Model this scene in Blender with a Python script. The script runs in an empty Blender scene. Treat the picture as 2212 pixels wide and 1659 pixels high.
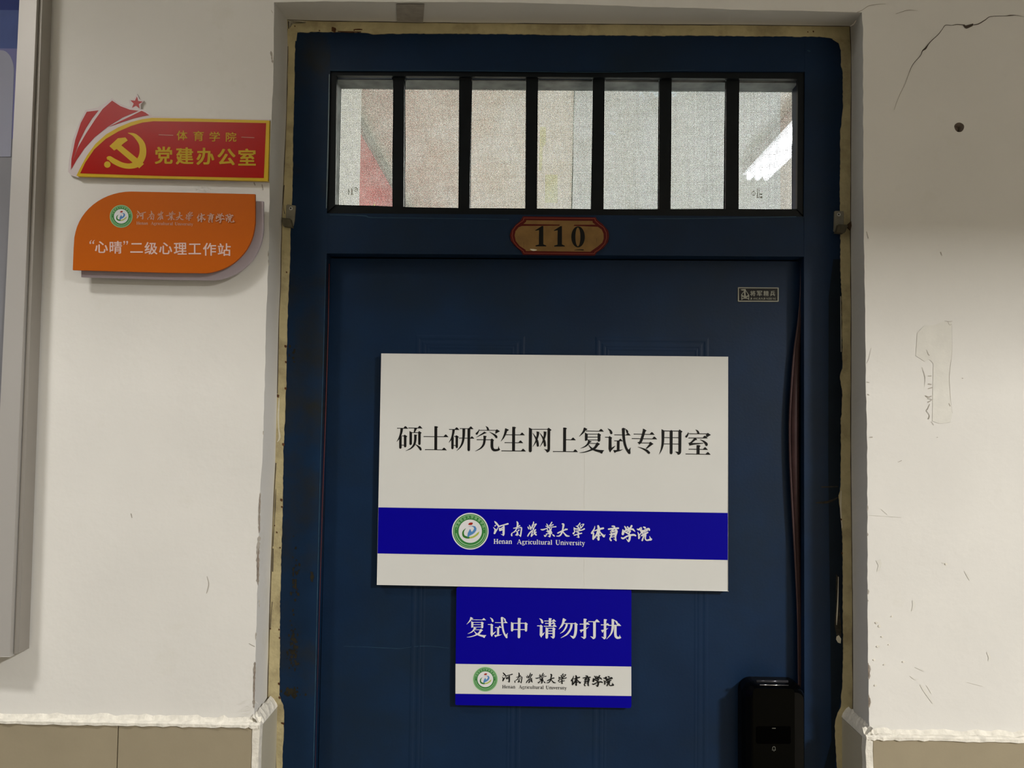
import bpy, bmesh, math, random
from math import radians, sin, cos, pi
from mathutils import Matrix, Vector
from mathutils.geometry import tessellate_polygon

random.seed(7)
sc = bpy.context.scene
COL = sc.collection
# ------------------------------------------------------------------ camera
FPX = 1661.0
CAM = Vector((0.0, -1.21, 1.60))
RC = (Matrix.Rotation(radians(0.633), 3, 'Z') @ Matrix.Rotation(radians(2.298), 3, 'X')
      @ Matrix(((1, 0, 0), (0, 0, -1), (0, 1, 0))) @ Matrix.Rotation(radians(0.705), 3, 'Z'))
cd = bpy.data.cameras.new('camera'); cam = bpy.data.objects.new('camera', cd); COL.objects.link(cam)
cam.matrix_world = Matrix.Translation(CAM) @ RC.to_4x4()
cd.sensor_width = 36; cd.lens = FPX / 2212 * 36; cd.clip_start = 0.02
sc.camera = cam
# ------------------------------------------------------------------ exposure, world
sc.view_settings.view_transform = 'Standard'; sc.view_settings.look = 'None'
sc.view_settings.gamma = 1; sc.view_settings.use_curve_mapping = False
sc.view_settings.exposure = 0.0
W = bpy.data.worlds.new('world'); sc.world = W; W.use_nodes = True
W.node_tree.nodes['Background'].inputs[0].default_value = (.6, .65, .75, 1)
W.node_tree.nodes['Background'].inputs[1].default_value = 0.05
# ------------------------------------------------------------------ lights
def area(name, loc, sx, sy, power, col, spread=180, rot=(0, 0, 0)):
    l = bpy.data.lights.new(name, 'AREA'); l.shape = 'RECTANGLE'; l.size = sx; l.size_y = sy
    l.energy = power; l.color = col; l.spread = radians(spread)
    o = bpy.data.objects.new(name, l); o.location = loc; o.rotation_euler = [radians(a) for a in rot]
    COL.objects.link(o); return o
LAMP_R = (2.6, -2.8, 3.06); LAMP_L = (-1.25, -1.08, 3.06)
area('corridor_light_right', LAMP_R, .34, .50, 285, (1, .98, .94), 180)
area('corridor_light_left', LAMP_L, .30, .16, 17, (1, .98, .94), 112)
def onz(u, v, z):
    d = RC @ Vector(((u - 1106) / FPX, -(v - 829.5) / FPX, -1)); return CAM + d * ((z - CAM.z) / d.z)
_far = onz(1634, 386, 3.02)
ROOM_LAMP = (_far.x, _far.y - .62, 3.0)
area('room_light', (ROOM_LAMP[0], ROOM_LAMP[1], 2.90), .10, 1.15, 370, (.97, 1, .98), 180)
area('room_light_second', (ROOM_LAMP[0] + .9, ROOM_LAMP[1] + 1.8, 2.95), .10, 1.15, 170, (.97, 1, .98), 180)

# ------------------------------------------------------------------ helpers
def P(u, v, Y):
    d = RC @ Vector(((u - 1106) / FPX, -(v - 829.5) / FPX, -1))
    t = (Y - CAM.y) / d.y
    return CAM + d * t

def worg(o):
    v = Vector((0, 0, 0))
    while o is not None:
        v = v + Vector(o.location); o = o.parent
    return v

def link(name, verts, faces, mat, parent=None, smooth=False, bevel=0, mats=None, fm=None):
    me = bpy.data.meshes.new(name)
    off = worg(parent)
    me.from_pydata([tuple(Vector(v) - off) for v in verts], [], faces)
    for m in (mats or [mat]): me.materials.append(m)
    if fm: me.polygons.foreach_set('material_index', fm)
    if smooth: me.polygons.foreach_set('use_smooth', [True] * len(me.polygons))
    me.update()
    o = bpy.data.objects.new(name, me); COL.objects.link(o)
    if parent: o.parent = parent
    if bevel:
        b = o.modifiers.new('bevel', 'BEVEL'); b.width = bevel; b.segments = 3; b.limit_method = 'ANGLE'
    return o

def tag(o, label=None, cat=None, group=None, kind=None):
    if label: o['label'] = label
    if cat: o['category'] = cat
    if group: o['group'] = group
    if kind: o['kind'] = kind
    return o

def empty(name, loc, label=None, cat=None, group=None, kind=None):
    o = bpy.data.objects.new(name, None); o.location = loc; o.empty_display_size = .02
    COL.objects.link(o); return tag(o, label, cat, group, kind)

class MB:
    def __init__(s): s.v = []; s.f = []
    def box(s, a, b):
        x0, y0, z0 = [min(p, q) for p, q in zip(a, b)]; x1, y1, z1 = [max(p, q) for p, q in zip(a, b)]
        n = len(s.v)
        s.v += [(x0, y0, z0), (x1, y0, z0), (x1, y1, z0), (x0, y1, z0), (x0, y0, z1), (x1, y0, z1), (x1, y1, z1), (x0, y1, z1)]
        s.f += [tuple(n + i for i in f) for f in ((0, 3, 2, 1), (4, 5, 6, 7), (0, 1, 5, 4), (1, 2, 6, 5), (2, 3, 7, 6), (3, 0, 4, 7))]
        return s
    def prism(s, pts, Y, th):
        """pts in photo pixels on the plane Y; thickness th backwards (+y), same world outline"""
        w = [P(u, v, Y) for u, v in pts]
        return s.wprism([(p.x, p.z) for p in w], Y, th)
    def wprism(s, pts, Y, th):
        n = len(s.v); k = len(pts)
        s.v += [(x, Y, z) for x, z in pts]
        tri = tessellate_polygon([[Vector((x, z, 0)) for x, z in pts]])
        def up(t):
            a, b, c = [pts[i] for i in t]
            return (b[0] - a[0]) * (c[1] - a[1]) - (b[1] - a[1]) * (c[0] - a[0]) > 0
        tri = [t if up(t) else t[::-1] for t in tri]
        s.f += [tuple(n + i for i in t) for t in tri]
        if th:
            s.v += [(x, Y + th, z) for x, z in pts]
            s.f += [tuple(n + k + i for i in t[::-1]) for t in tri]
            area2 = sum(pts[i][0] * pts[(i + 1) % k][1] - pts[(i + 1) % k][0] * pts[i][1] for i in range(k))
            for i in range(k):
                j = (i + 1) % k
                q = (n + i, n + k + i, n + k + j, n + j)
                s.f.append(q if area2 < 0 else q[::-1])
        return s
    def tube(s, pts, r, seg=10, flat=1.0):
        pts = [Vector(p) for p in pts]; n0 = len(s.v)
        for i, p in enumerate(pts):
            t = (pts[min(i + 1, len(pts) - 1)] - pts[max(i - 1, 0)]).normalized()
            a = t.cross(Vector((0, 1, 0))); a = a.normalized() if a.length > 1e-3 else Vector((1, 0, 0))
            b = t.cross(a).normalized(); rr = r[i] if isinstance(r, (list, tuple)) else r
            for k in range(seg):
                th = 2 * pi * k / seg
                s.v.append(tuple(p + a * rr * cos(th) + b * rr * flat * sin(th)))
        for i in range(len(pts) - 1):
            for k in range(seg):
                k2 = (k + 1) % seg
                s.f.append((n0 + i * seg + k, n0 + i * seg + k2, n0 + (i + 1) * seg + k2, n0 + (i + 1) * seg + k))
        s.f.append(tuple(n0 + k for k in range(seg))[::-1])
        s.f.append(tuple(n0 + (len(pts) - 1) * seg + k for k in range(seg)))
        return s
    def build(s, name, mat, parent=None, **k): return link(name, s.v, s.f, mat, parent, **k)

def slab(name, pts, Y, th, mat, parent=None, **k): return MB().prism(pts, Y, th).build(name, mat, parent, **k)

# ------------------------------------------------------------------ materials
def nodes(name):
    m = bpy.data.materials.new(name); m.use_nodes = True
    nt = m.node_tree; return m, nt, nt.nodes['Principled BSDF']
def mat(name, col, rough=.6, metal=0, noise=0, nscale=30, bump=0, bscale=120, spec=.16, coat=0, dist=.002, col2=None, c2scale=6, c2lo=.55, c2hi=.7):
    m, nt, b = nodes(name); N = nt.nodes; L = nt.links
    b.inputs['Base Color'].default_value = (*col, 1); b.inputs['Roughness'].default_value = rough
    b.inputs['Metallic'].default_value = metal; b.inputs['Specular IOR Level'].default_value = spec
    b.inputs['Coat Weight'].default_value = coat
    tc = N.new('ShaderNodeTexCoord')
    src = None
    if noise:
        t = N.new('ShaderNodeTexNoise'); t.inputs['Scale'].default_value = nscale; t.inputs['Detail'].default_value = 5
        L.new(tc.outputs['Object'], t.inputs['Vector'])
        r = N.new('ShaderNodeMapRange'); r.inputs[1].default_value = .3; r.inputs[2].default_value = .7
        r.inputs[3].default_value = 1 - noise; r.inputs[4].default_value = 1 + noise
        L.new(t.outputs['Fac'], r.inputs[0])
        mx = N.new('ShaderNodeVectorMath'); mx.operation = 'SCALE'; mx.inputs[0].default_value = col
        L.new(r.outputs[0], mx.inputs['Scale']); src = mx.outputs[0]
        L.new(src, b.inputs['Base Color'])
    if col2:
        t = N.new('ShaderNodeTexNoise'); t.inputs['Scale'].default_value = c2scale; t.inputs['Detail'].default_value = 6
        t.inputs['Roughness'].default_value = .65
        L.new(tc.outputs['Object'], t.inputs['Vector'])
        r = N.new('ShaderNodeMapRange'); r.inputs[1].default_value = c2lo; r.inputs[2].default_value = c2hi
        L.new(t.outputs['Fac'], r.inputs[0])
        mx = N.new('ShaderNodeMix'); mx.data_type = 'RGBA'
        L.new(r.outputs[0], mx.inputs[0]); mx.inputs[6].default_value = (*col, 1); mx.inputs[7].default_value = (*col2, 1)
        if src: L.new(src, mx.inputs[6])
        L.new(mx.outputs[2], b.inputs['Base Color'])
    if bump:
        t = N.new('ShaderNodeTexNoise'); t.inputs['Scale'].default_value = bscale; t.inputs['Detail'].default_value = 4
        L.new(tc.outputs['Object'], t.inputs['Vector'])
        bp = N.new('ShaderNodeBump'); bp.inputs['Strength'].default_value = bump; bp.inputs['Distance'].default_value = dist
        L.new(t.outputs['Fac'], bp.inputs['Height']); L.new(bp.outputs[0], b.inputs['Normal'])
    return m
def emis(name, col, s):
    m, nt, b = nodes(name); b.inputs['Emission Color'].default_value = (*col, 1); b.inputs['Emission Strength'].default_value = s
    b.inputs['Base Color'].default_value = (*col, 1); return m

M = {}
M['wall'] = mat('wall_plaster', (.68, .665, .635), .85, noise=.035, nscale=5, bump=.22, bscale=55, dist=.0022, col2=(.62, .60, .55), c2scale=7, c2lo=.60, c2hi=.78)
M['plaster_raw'] = mat('raw_plaster', (.70, .67, .60), .9, noise=.12, nscale=90, bump=.7, bscale=160, dist=.002)
M['crack'] = mat('crack_shadow_gap', (.07, .055, .045), .95)
M['fine_crack'] = mat('fine_crack', (.30, .27, .23), .95)
M['scuff'] = mat('scuffed_plaster', (.36, .33, .29), .9, noise=.12, nscale=80)
M['side_tile'] = mat('side_tile_glaze', (.42, .39, .31), .4, noise=.06, nscale=12)
M['patch'] = mat('filler_patch', (.655, .64, .595), .9, noise=.04, nscale=40, bump=.4, bscale=60)
M['cavity'] = mat('cavity_plaster', (.22, .18, .15), .95, noise=.3, nscale=200, bump=.8, bscale=200)
M['tile'] = mat('beige_tile', (.295, .252, .175), .38, noise=.05, nscale=14, bump=.05, bscale=200)
M['grout'] = mat('grout', (.10, .085, .06), .9)
M['blue'] = mat('navy_gloss_paint', (.0048, .0180, .049), .42, noise=.16, nscale=9, bump=.25, bscale=260, dist=.0006, spec=.14, col2=(.0065, .0155, .030), c2scale=4, c2lo=.45, c2hi=.75)
M['blue_stile'] = mat('stained_navy_paint', (.0050, .0185, .048), .4, noise=.16, nscale=9, bump=.25, bscale=240, dist=.0006, spec=.14, col2=(.016, .0175, .015), c2scale=6, c2lo=.50, c2hi=.72)
M['blue_dark'] = mat('dark_navy_paint', (.003, .008, .015), .5, spec=.12, noise=.2, nscale=20, bump=.3, bscale=200, dist=.0006)
M['blue_edge'] = mat('worn_highlight_blue', (.02, .05, .085), .35, noise=.2, nscale=60)
M['rust'] = mat('rust_stain', (.017, .0145, .008), .7, noise=.4, nscale=60)
M['yellow'] = mat('yellow_primer', (.46, .395, .225), .75, noise=.12, nscale=30, bump=.8, bscale=130, dist=.002, col2=(.33, .275, .155), c2scale=16, c2lo=.5, c2hi=.66)
M['cream'] = mat('cream_filler', (.60, .56, .44), .85, noise=.1, nscale=60, bump=.5, bscale=150)
M['bar'] = mat('near_black_paint', (.004, .006, .008), .4, spec=.15, bump=.2, bscale=200, dist=.0005, noise=.2, nscale=30)
M['lining'] = mat('grey_primed_lining', (.30, .32, .325), .7, noise=.3, nscale=40)
M['wire'] = mat('screen_wire', (.42, .43, .42), .5)
M['signwhite'] = mat('white_pvc_board', (.61, .61, .59), .55, noise=.012, nscale=10, bump=.06, bscale=60, dist=.0008)
M['signblue'] = mat('ultramarine_print', (.002, .0004, .27), .45, spec=.06)
M['black'] = mat('black_print', (.006, .006, .006), .5)
M['whiteprint'] = mat('white_print', (.66, .66, .68), .5)
M['green'] = mat('green_print', (.035, .19, .045), .5)
M['palegreen'] = mat('pale_green_print', (.30, .52, .28), .5)
M['darkgreen'] = mat('dark_green_print', (.03, .16, .02), .5)
M['sky'] = mat('sky_blue_print', (.075, .22, .48), .5)
M['lime'] = mat('lime_print', (.38, .45, .08), .5)
M['redprint'] = mat('red_dot_print', (.33, .02, .008), .5)
M['redsign'] = mat('red_gloss_acrylic', (.36, .008, .005), .2, spec=.22)
M['redflag'] = mat('crimson_acrylic', (.38, .018, .018), .3, spec=.25)
M['gold'] = mat('gold_acrylic', (.56, .37, .012), .3, spec=.25)
M['goldtext'] = mat('gold_lettering', (.46, .30, .012), .45)
M['acrylic'] = mat('clear_edge_acrylic', (.60, .53, .54), .3, spec=.3)
M['orange'] = mat('orange_acrylic', (.46, .098, .004), .45, spec=.12)
M['lilac'] = mat('pale_lilac_acrylic', (.44, .385, .43), .35)
M['pinktext'] = mat('pinkish_white_lettering', (.66, .47, .42), .5)
M['dimtext'] = mat('dim_pinkish_lettering', (.50, .30, .23), .5)
M['plategold'] = mat('aged_brass_plate', (.20, .115, .038), .5, noise=.15, nscale=60, spec=.15)
M['platered'] = mat('dark_red_enamel', (.075, .003, .002), .4)
M['platepink'] = mat('faded_pink_line', (.22, .05, .03), .5)
M['plateblack'] = mat('plate_black', (.003, .003, .003), .4)
M['badgeblack'] = mat('badge_black', (.002, .002, .003), .3)
M['badgesilver'] = mat('badge_silver', (.25, .25, .21), .45, metal=.2)
M['bracket'] = mat('galvanised_bracket', (.24, .225, .18), .5, metal=.25, noise=.15, nscale=80)
M['bracket_dark'] = mat('tarnished_bracket', (.10, .088, .06), .6, noise=.2, nscale=80)
M['screw'] = mat('screw_steel', (.6, .6, .56), .3, metal=.7)
M['lock'] = mat('black_gloss_housing', (.0012, .0012, .0012), .2, spec=.12)
M['lockface'] = mat('black_glass_face', (.0007, .0007, .0004), .2, spec=.04)
M['lockpad'] = mat('dull_black_pad', (.0002, .0002, .0002), .5, spec=.01)
M['icon'] = mat('grey_icon_print', (.10, .10, .085), .5)
M['chrome'] = mat('polished_glint', (.75, .75, .8), .12, metal=1)
M['gasket'] = mat('brown_rubber_gasket', (.032, .016, .016), .42, noise=.2, nscale=40)
M['gasket_red'] = mat('reddish_rubber_lip', (.075, .022, .028), .5)
M['alu'] = mat('brushed_aluminium', (.50, .48, .46), .42, metal=.35)
M['alu_dark'] = mat('aluminium_side', (.30, .28, .255), .45, metal=.3)
M['navyprint'] = mat('poster_navy', (.010, .022, .13), .5)
M['midblue'] = mat('poster_mid_blue', (.045, .07, .20), .5, noise=.1, nscale=20)
M['lavender'] = mat('poster_lavender', (.13, .13, .27), .5)
M['card'] = mat('poster_grey_card', (.25, .255, .32), .5, noise=.06, nscale=8)
M['card2'] = mat('poster_lower_grey', (.20, .20, .22), .5, noise=.08, nscale=6)
M['ceil'] = mat('ceiling_paint', (.72, .71, .68), .9, bump=.15, bscale=60)
M['floor'] = mat('grey_terrazzo', (.25, .225, .18), .35, noise=.3, nscale=300)
M['bannerred'] = mat('red_banner_cloth', (.60, .10, .11), .7)
M['banneryellow'] = mat('yellow_banner_print', (.75, .55, .05), .7)
M['cornice'] = mat('grey_cornice', (.30, .30, .28), .8)
M['housing'] = mat('lamp_housing', (.75, .75, .73), .5)
M['tube'] = emis('lit_tube', (.97, 1, 1), 22)
M['diffuser'] = emis('lit_diffuser', (1, .955, .875), 5)
M['stain'] = mat('yellow_tape', (.42, .42, .16), .6)

def glassmat(name, tint, haze, rough=.05):
    m, nt, b = nodes(name); N = nt.nodes; L = nt.links; N.remove(b)
    out = N['Material Output']; tr = N.new('ShaderNodeBsdfTransparent'); tr.inputs[0].default_value = (*tint, 1)
    gl = N.new('ShaderNodeBsdfGlossy'); gl.inputs['Roughness'].default_value = rough
    fr = N.new('ShaderNodeFresnel'); fr.inputs[0].default_value = 1.5
    m1 = N.new('ShaderNodeMixShader'); L.new(fr.outputs[0], m1.inputs[0]); L.new(tr.outputs[0], m1.inputs[1]); L.new(gl.outputs[0], m1.inputs[2])
    tl = N.new('ShaderNodeBsdfTranslucent'); tl.inputs[0].default_value = (.85, .9, .9, 1)
    tn = N.new('ShaderNodeTexNoise'); tn.inputs['Scale'].default_value = 22; tn.inputs['Detail'].default_value = 7
    tc = N.new('ShaderNodeTexCoord'); L.new(tc.outputs['Object'], tn.inputs['Vector'])
    mr = N.new('ShaderNodeMapRange'); mr.inputs[1].default_value = .35; mr.inputs[2].default_value = .75; mr.inputs[3].default_value = haze * .5; mr.inputs[4].default_value = haze * 1.5
    L.new(tn.outputs['Fac'], mr.inputs[0])
    m2 = N.new('ShaderNodeMixShader'); L.new(mr.outputs[0], m2.inputs[0]); L.new(m1.outputs[0], m2.inputs[1]); L.new(tl.outputs[0], m2.inputs[2])
    L.new(m2.outputs[0], out.inputs[0]); return m
M['glass'] = glassmat('dusty_glass', (.97, .98, .95), .12)
M['glass_blue'] = glassmat('bluish_dusty_glass', (.91, .965, .98), .14)
M['spot'] = glassmat('lime_spots', (1, 1, 1), 1.1)
M['tape'] = glassmat('clear_yellowed_tape', (.80, .80, .50), .25)

# ------------------------------------------------------------------ print helper: flat lettering and marks on a plane
def spline(pts, n=6):
    out = []
    k = len(pts)
    if k == 2:
        a, b = pts
        return [tuple(a[j] + (b[j] - a[j]) * i / n for j in range(3)) for i in range(n + 1)]
    for i in range(k - 1):
        p0, p1, p2, p3 = pts[max(i - 1, 0)], pts[i], pts[i + 1], pts[min(i + 2, k - 1)]
        for s in range(n):
            t = s / n
            out.append(tuple(.5 * ((2 * p1[j]) + (-p0[j] + p2[j]) * t + (2 * p0[j] - 5 * p1[j] + 4 * p2[j] - p3[j]) * t * t + (-p0[j] + 3 * p1[j] - 3 * p2[j] + p3[j]) * t ** 3) for j in range(3)))
    out.append(tuple(pts[-1])); return out

class Print:
    """collects flat shapes in a 2-D frame; T maps that frame to photo pixels"""
    def __init__(s, T=None): s.v = []; s.f = []; s.T = T or (lambda x, y: (x, y)); s.k = 0; s.lay = []
    def _add(s, pts, faces):
        n = len(s.v); s.v += [s.T(*p) for p in pts]; s.lay += [s.k] * len(pts); s.k += 1
        s.f += [tuple(n + i for i in f) for f in faces]
    def poly(s, pts):
        s._add(pts, tessellate_polygon([[Vector((x, y, 0)) for x, y in pts]]))
    def stroke(s, pts, n=6, cap=True):
        q = spline([tuple(p) for p in pts], n); L = []; R = []
        for i, (x, y, w) in enumerate(q):
            a = q[max(i - 1, 0)]; b = q[min(i + 1, len(q) - 1)]
            dx, dy = b[0] - a[0], b[1] - a[1]; l = math.hypot(dx, dy) or 1
            nx, ny = -dy / l, dx / l; h = max(w, .1) / 2
            L.append((x + nx * h, y + ny * h)); R.append((x - nx * h, y - ny * h))
        k = len(q); s._add(L + R, [(i, i + 1, k + i + 1, k + i) for i in range(k - 1)])
        if cap:
            for e in (0, -1):
                x, y, w = q[e]
                if w > 4 * (abs(q[0][0] - q[-1][0]) + abs(q[0][1] - q[-1][1])) / 100 and w > 1:
                    s._add([(x + w / 2 * .98 * cos(a * pi / 5), y + w / 2 * .98 * sin(a * pi / 5)) for a in range(10)], [tuple(range(10))])
    def h(s, x1, y1, x2, y2, th=18, ser=1.0):      # thin horizontal with triangular end
        s.poly([(x1, y1 - th / 2), (x2 - 10, y2 - th / 2), (x2, y2 + th / 2), (x1 + 8, y1 + th / 2)])
        s.poly([(x1, y1 - th * .6), (x1 + 14, y1 - th / 2), (x1 + 20, y1 + th / 2), (x1 + 6, y1 + th)])
        s.poly([(x2 - 135 * ser, y2), (x2 - 88 * ser, y2 - 58 * ser), (x2 - 72 * ser, y2 - 62 * ser), (x2 - 50 * ser, y2 - 50 * ser), (x2, y2 + th / 2)])
    def n(s, x1, y1, x2, y2, th=17): s.poly([(x1, y1 - th / 2), (x2, y2 - th / 2), (x2, y2 + th / 2), (x1, y1 + th / 2)])
    def vv(s, x1, y1, x2, y2, w):                   # thick vertical with a small head serif
        s.poly([(x1 - w / 2, y1), (x1 + w * .35, y1 + 2), (x1 + w * .85, y1 + w * .32), (x1 + w / 2, y1 + w * .62), (x2 + w / 2, y2), (x2 - w / 2, y2)])
    def rect(s, x1, y1, x2, y2): s.poly([(x1, y1), (x2, y1), (x2, y2), (x1, y2)])
    def disc(s, x, y, r, r2=None, n=40, a0=0, a1=360):
        r2 = 0 if r2 is None else r2
        A = [radians(a0 + (a1 - a0) * i / n) for i in range(n + 1)]
        o = [(x + r * cos(a), y + r * sin(a)) for a in A]; i_ = [(x + r2 * cos(a), y + r2 * sin(a)) for a in A]
        s._add(o + i_, [(i, i + 1, n + 1 + i + 1, n + 1 + i) for i in range(n)] if r2 else [(i, i + 1, n + 1) for i in range(n)])
    def glyph(s, ch, x1, y1, x2, y2, bold=0.0, rot=0):
        if bold:
            e = bold * (x2 - x1)
            for dx in (-e, e):
                for dy in (-e * .7, e * .7): s.glyph(ch, x1 + e + dx, y1 + e * .7 + dy, x2 - e + dx, y2 - e * .7 + dy, 0, rot)
            return
        V, F = glyph_mesh(ch, bold)
        a = min(v[0] for v in V); b = max(v[0] for v in V); c = min(v[1] for v in V); d = max(v[1] for v in V)
        mx, my = (x1 + x2) / 2, (y1 + y2) / 2; pts = []
        for x, y in V:
            px = x1 + (x - a) / (b - a) * (x2 - x1); py = y2 - (y - c) / (d - c) * (y2 - y1)
            if rot:
                dx, dy = px - mx, py - my; px = mx + dx * cos(rot) - dy * sin(rot); py = my + dx * sin(rot) + dy * cos(rot)
            pts.append((px, py))
        s._add(pts, F)
    def build(s, name, Y, mt, parent, eps=2.0e-6):
        Vw = [P(u, v, Y - eps * k) for (u, v), k in zip(s.v, s.lay)]
        return link(name, Vw, s.f, mt, parent)

_g = {}
def glyph_mesh(ch, bold):
    if (ch, bold) in _g: return _g[(ch, bold)]
    c = bpy.data.curves.new('glyph', 'FONT'); c.body = ch; c.offset = 0; c.resolution_u = 3
    o = bpy.data.objects.new('glyph', c); COL.objects.link(o)
    bpy.context.view_layer.update()
    me = o.evaluated_get(bpy.context.evaluated_depsgraph_get()).to_mesh()
    V = [(v.co.x, v.co.y) for v in me.vertices]; F = [tuple(p.vertices) for p in me.polygons]
    bpy.data.objects.remove(o); bpy.data.curves.remove(c)
    _g[(ch, bold)] = (V, F); return V, F

def crop(ox, oy, s): return lambda x, y: (ox + x / s, oy + y / s)

# ================================================================== THE CORRIDOR SHELL
YF = 0.08          # front of the door frame
OPL = [(592, 5), (592, 100), (589, 200), (585, 300), (582, 420), (581, 520), (575, 700), (570, 900), (566, 1000), (563, 1050), (558, 1200), (552.5, 1400), (549, 1545), (547, 1659)]
OPR = [(1862, 27), (1864, 60), (1864.5, 200), (1865, 420), (1868, 620), (1870, 800), (1873, 950), (1874, 1100), (1874, 1250), (1875, 1400), (1877, 1540), (1880, 1659)]
OPT = [(592, 5), (700, 3), (860, 4), (1080, 5), (1250, 9), (1400, 15), (1500, 17.5), (1600, 21), (1750, 24), (1862, 27)]
YOL = [(621, 43), (622, 100), (619, 250), (611, 420), (607, 545), (606, 620), (602, 700), (599, 850), (595, 1000), (592, 1050), (586, 1200), (581, 1350), (577, 1515), (574, 1659)]
YOR = [(1836, 57), (1838, 100), (1839, 200), (1838, 300), (1838, 420), (1837, 500), (1838, 620), (1838.5, 700), (1838, 900), (1838, 1000), (1839, 1100), (1841, 1250), (1842, 1400), (1842, 1540), (1843, 1659)]
YOT = [(621, 43), (700, 45.5), (800, 47), (1000, 50), (1200, 51.5), (1400, 53), (1600, 54), (1836, 57)]
YIL = [(642, 69), (638, 85), (636.5, 100), (638, 108), (637, 130), (636, 200), (633.5, 300), (632, 400), (631, 440), (628, 470), (628, 500), (627, 560), (624, 620), (621, 700), (620.5, 720), (621, 740), (619, 760), (619, 830), (617, 860), (616, 900), (614.5, 930), (614, 950), (612, 975), (612.5, 1000), (611.5, 1040), (611, 1100), (609, 1160), (607, 1230), (607, 1260), (605, 1300), (605, 1400), (604, 1480), (603.6, 1500), (607, 1512), (612, 1522), (613.5, 1535), (613.5, 1580), (611, 1620), (610, 1659)]
YIR = [(1812, 92), (1816, 105), (1817, 130), (1816, 142), (1820, 152), (1820.5, 230), (1818, 262), (1815, 280), (1814, 420), (1815, 520), (1815, 590), (1818, 640), (1818.5, 700), (1819.5, 780), (1819, 795), (1814, 812), (1814, 818), (1817, 835), (1819, 850), (1818, 890), (1816, 905), (1816, 1000), (1815, 1060), (1811, 1072), (1814, 1095), (1818, 1140), (1820, 1180), (1820, 1240), (1820, 1300), (1821, 1380), (1820.5, 1430), (1819, 1485), (1816, 1500), (1817, 1525), (1814, 1532), (1809, 1540), (1804, 1556), (1803, 1570), (1804, 1600), (1808, 1659)]
YIT = [(642, 69), (655, 70), (668, 71), (672, 69), (700, 69.5), (740, 70), (775, 70.5), (797, 72), (806, 75), (830, 73.5), (900, 73), (1000, 73.5), (1080, 74), (1200, 76), (1350, 77.5), (1440, 78), (1460, 77), (1600, 78.5), (1700, 79.5), (1780, 80), (1798, 84), (1806, 88), (1812, 92)]

def dens(pts, step=18, amp=.5):
    out = []
    for a, b in zip(pts[:-1], pts[1:]):
        l = math.hypot(b[0] - a[0], b[1] - a[1]); n = max(1, int(l / step))
        for i in range(n):
            t = i / n
            j = amp if (i or out) else 0
            out.append((a[0] + (b[0] - a[0]) * t + random.uniform(-j, j), a[1] + (b[1] - a[1]) * t + random.uniform(-j, j)))
    out.append(pts[-1]); return out

def floorpt(p, Y):   # continue an edge straight down to the floor
    w = P(*p, Y); return (w.x, w.z)

XW, ZC = 3.4, 3.2
YBACK = -4.3
opl, opr, opt = dens(OPL, 16, .7), dens(OPR, 16, .7), dens(OPT, 20, .5)
front = [floorpt(p, 0) for p in opl[::-1]] + [floorpt(p, 0) for p in opt[1:-1]] + [floorpt(p, 0) for p in opr]
outline = [(-XW, 0), (front[0][0], 0)] + front + [(front[-1][0], 0), (XW, 0), (XW, ZC), (-XW, ZC)]
hc = P(2072, 275, 0); hr = .0078
hole = [(hc.x + hr * cos(a) * (1 + .06 * sin(3 * a)), hc.z + hr * sin(a)) for a in [2 * pi * i / 20 for i in range(20)]]
V = [(x, 0, z) for x, z in outline + hole]
F = [t for t in tessellate_polygon([[Vector((x, z, 0)) for x, z in outline], [Vector((x, z, 0)) for x, z in hole]])]
# reveals
def loft(A, B):
    global V, F
    n = len(V); k = len(A); V += A + B
    F += [(n + i, n + i + 1, n + k + i + 1, n + k + i) for i in range(k - 1)]
def resamp(pts, n):
    L = [0]
    for a, b in zip(pts[:-1], pts[1:]): L.append(L[-1] + math.hypot(b[0] - a[0], b[1] - a[1]))
    out = []
    for i in range(n):
        t = L[-1] * i / (n - 1); k = 0
        while k < len(L) - 2 and L[k + 1] < t: k += 1
        f = (t - L[k]) / (L[k + 1] - L[k]); out.append(tuple(pts[k][j] + (pts[k + 1][j] - pts[k][j]) * f for j in (0, 1)))
    return out
YR = YF + .012
for fr, bk in ((opl, YOL), (opt, YOT), (opr, YOR)):
    bk2 = resamp(bk, len(fr))
    A = [tuple(P(*p, 0)) for p in fr]
    B = [tuple(P(*p, YF)) for p in bk2]
    if fr is not opt:
        A.append((A[-1][0], 0, 0)); B.append((B[-1][0], YF, 0))
    loft(A, B)
    loft(B, [(b[0], YR + .02, b[2]) for b in B])
wm = MB(); wm.v = V; wm.f = F
xl = P(575, 900, 0).x; xr = P(1872, 900, 0).x; zt = P(1100, 5, 0).z
wm.box((-XW, .012, 0), (xl - .03, .24, ZC)); wm.box((xr + .03, .012, 0), (XW, .24, ZC)); wm.box((xl - .03, .012, zt + .04), (xr + .03, .24, ZC))
wm.box((xl - .035, YR, 0), (xl - .005, .24, zt + .05)); wm.box((xr + .004, YR, 0), (xr + .035, .24, zt + .05)); wm.box((xl, YR, zt + .018), (xr, .24, zt + .05))
wall = tag(wm.build('wall_front', M['wall']), 'white plastered corridor wall with chipped corners around the blue door', kind='structure')
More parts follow.
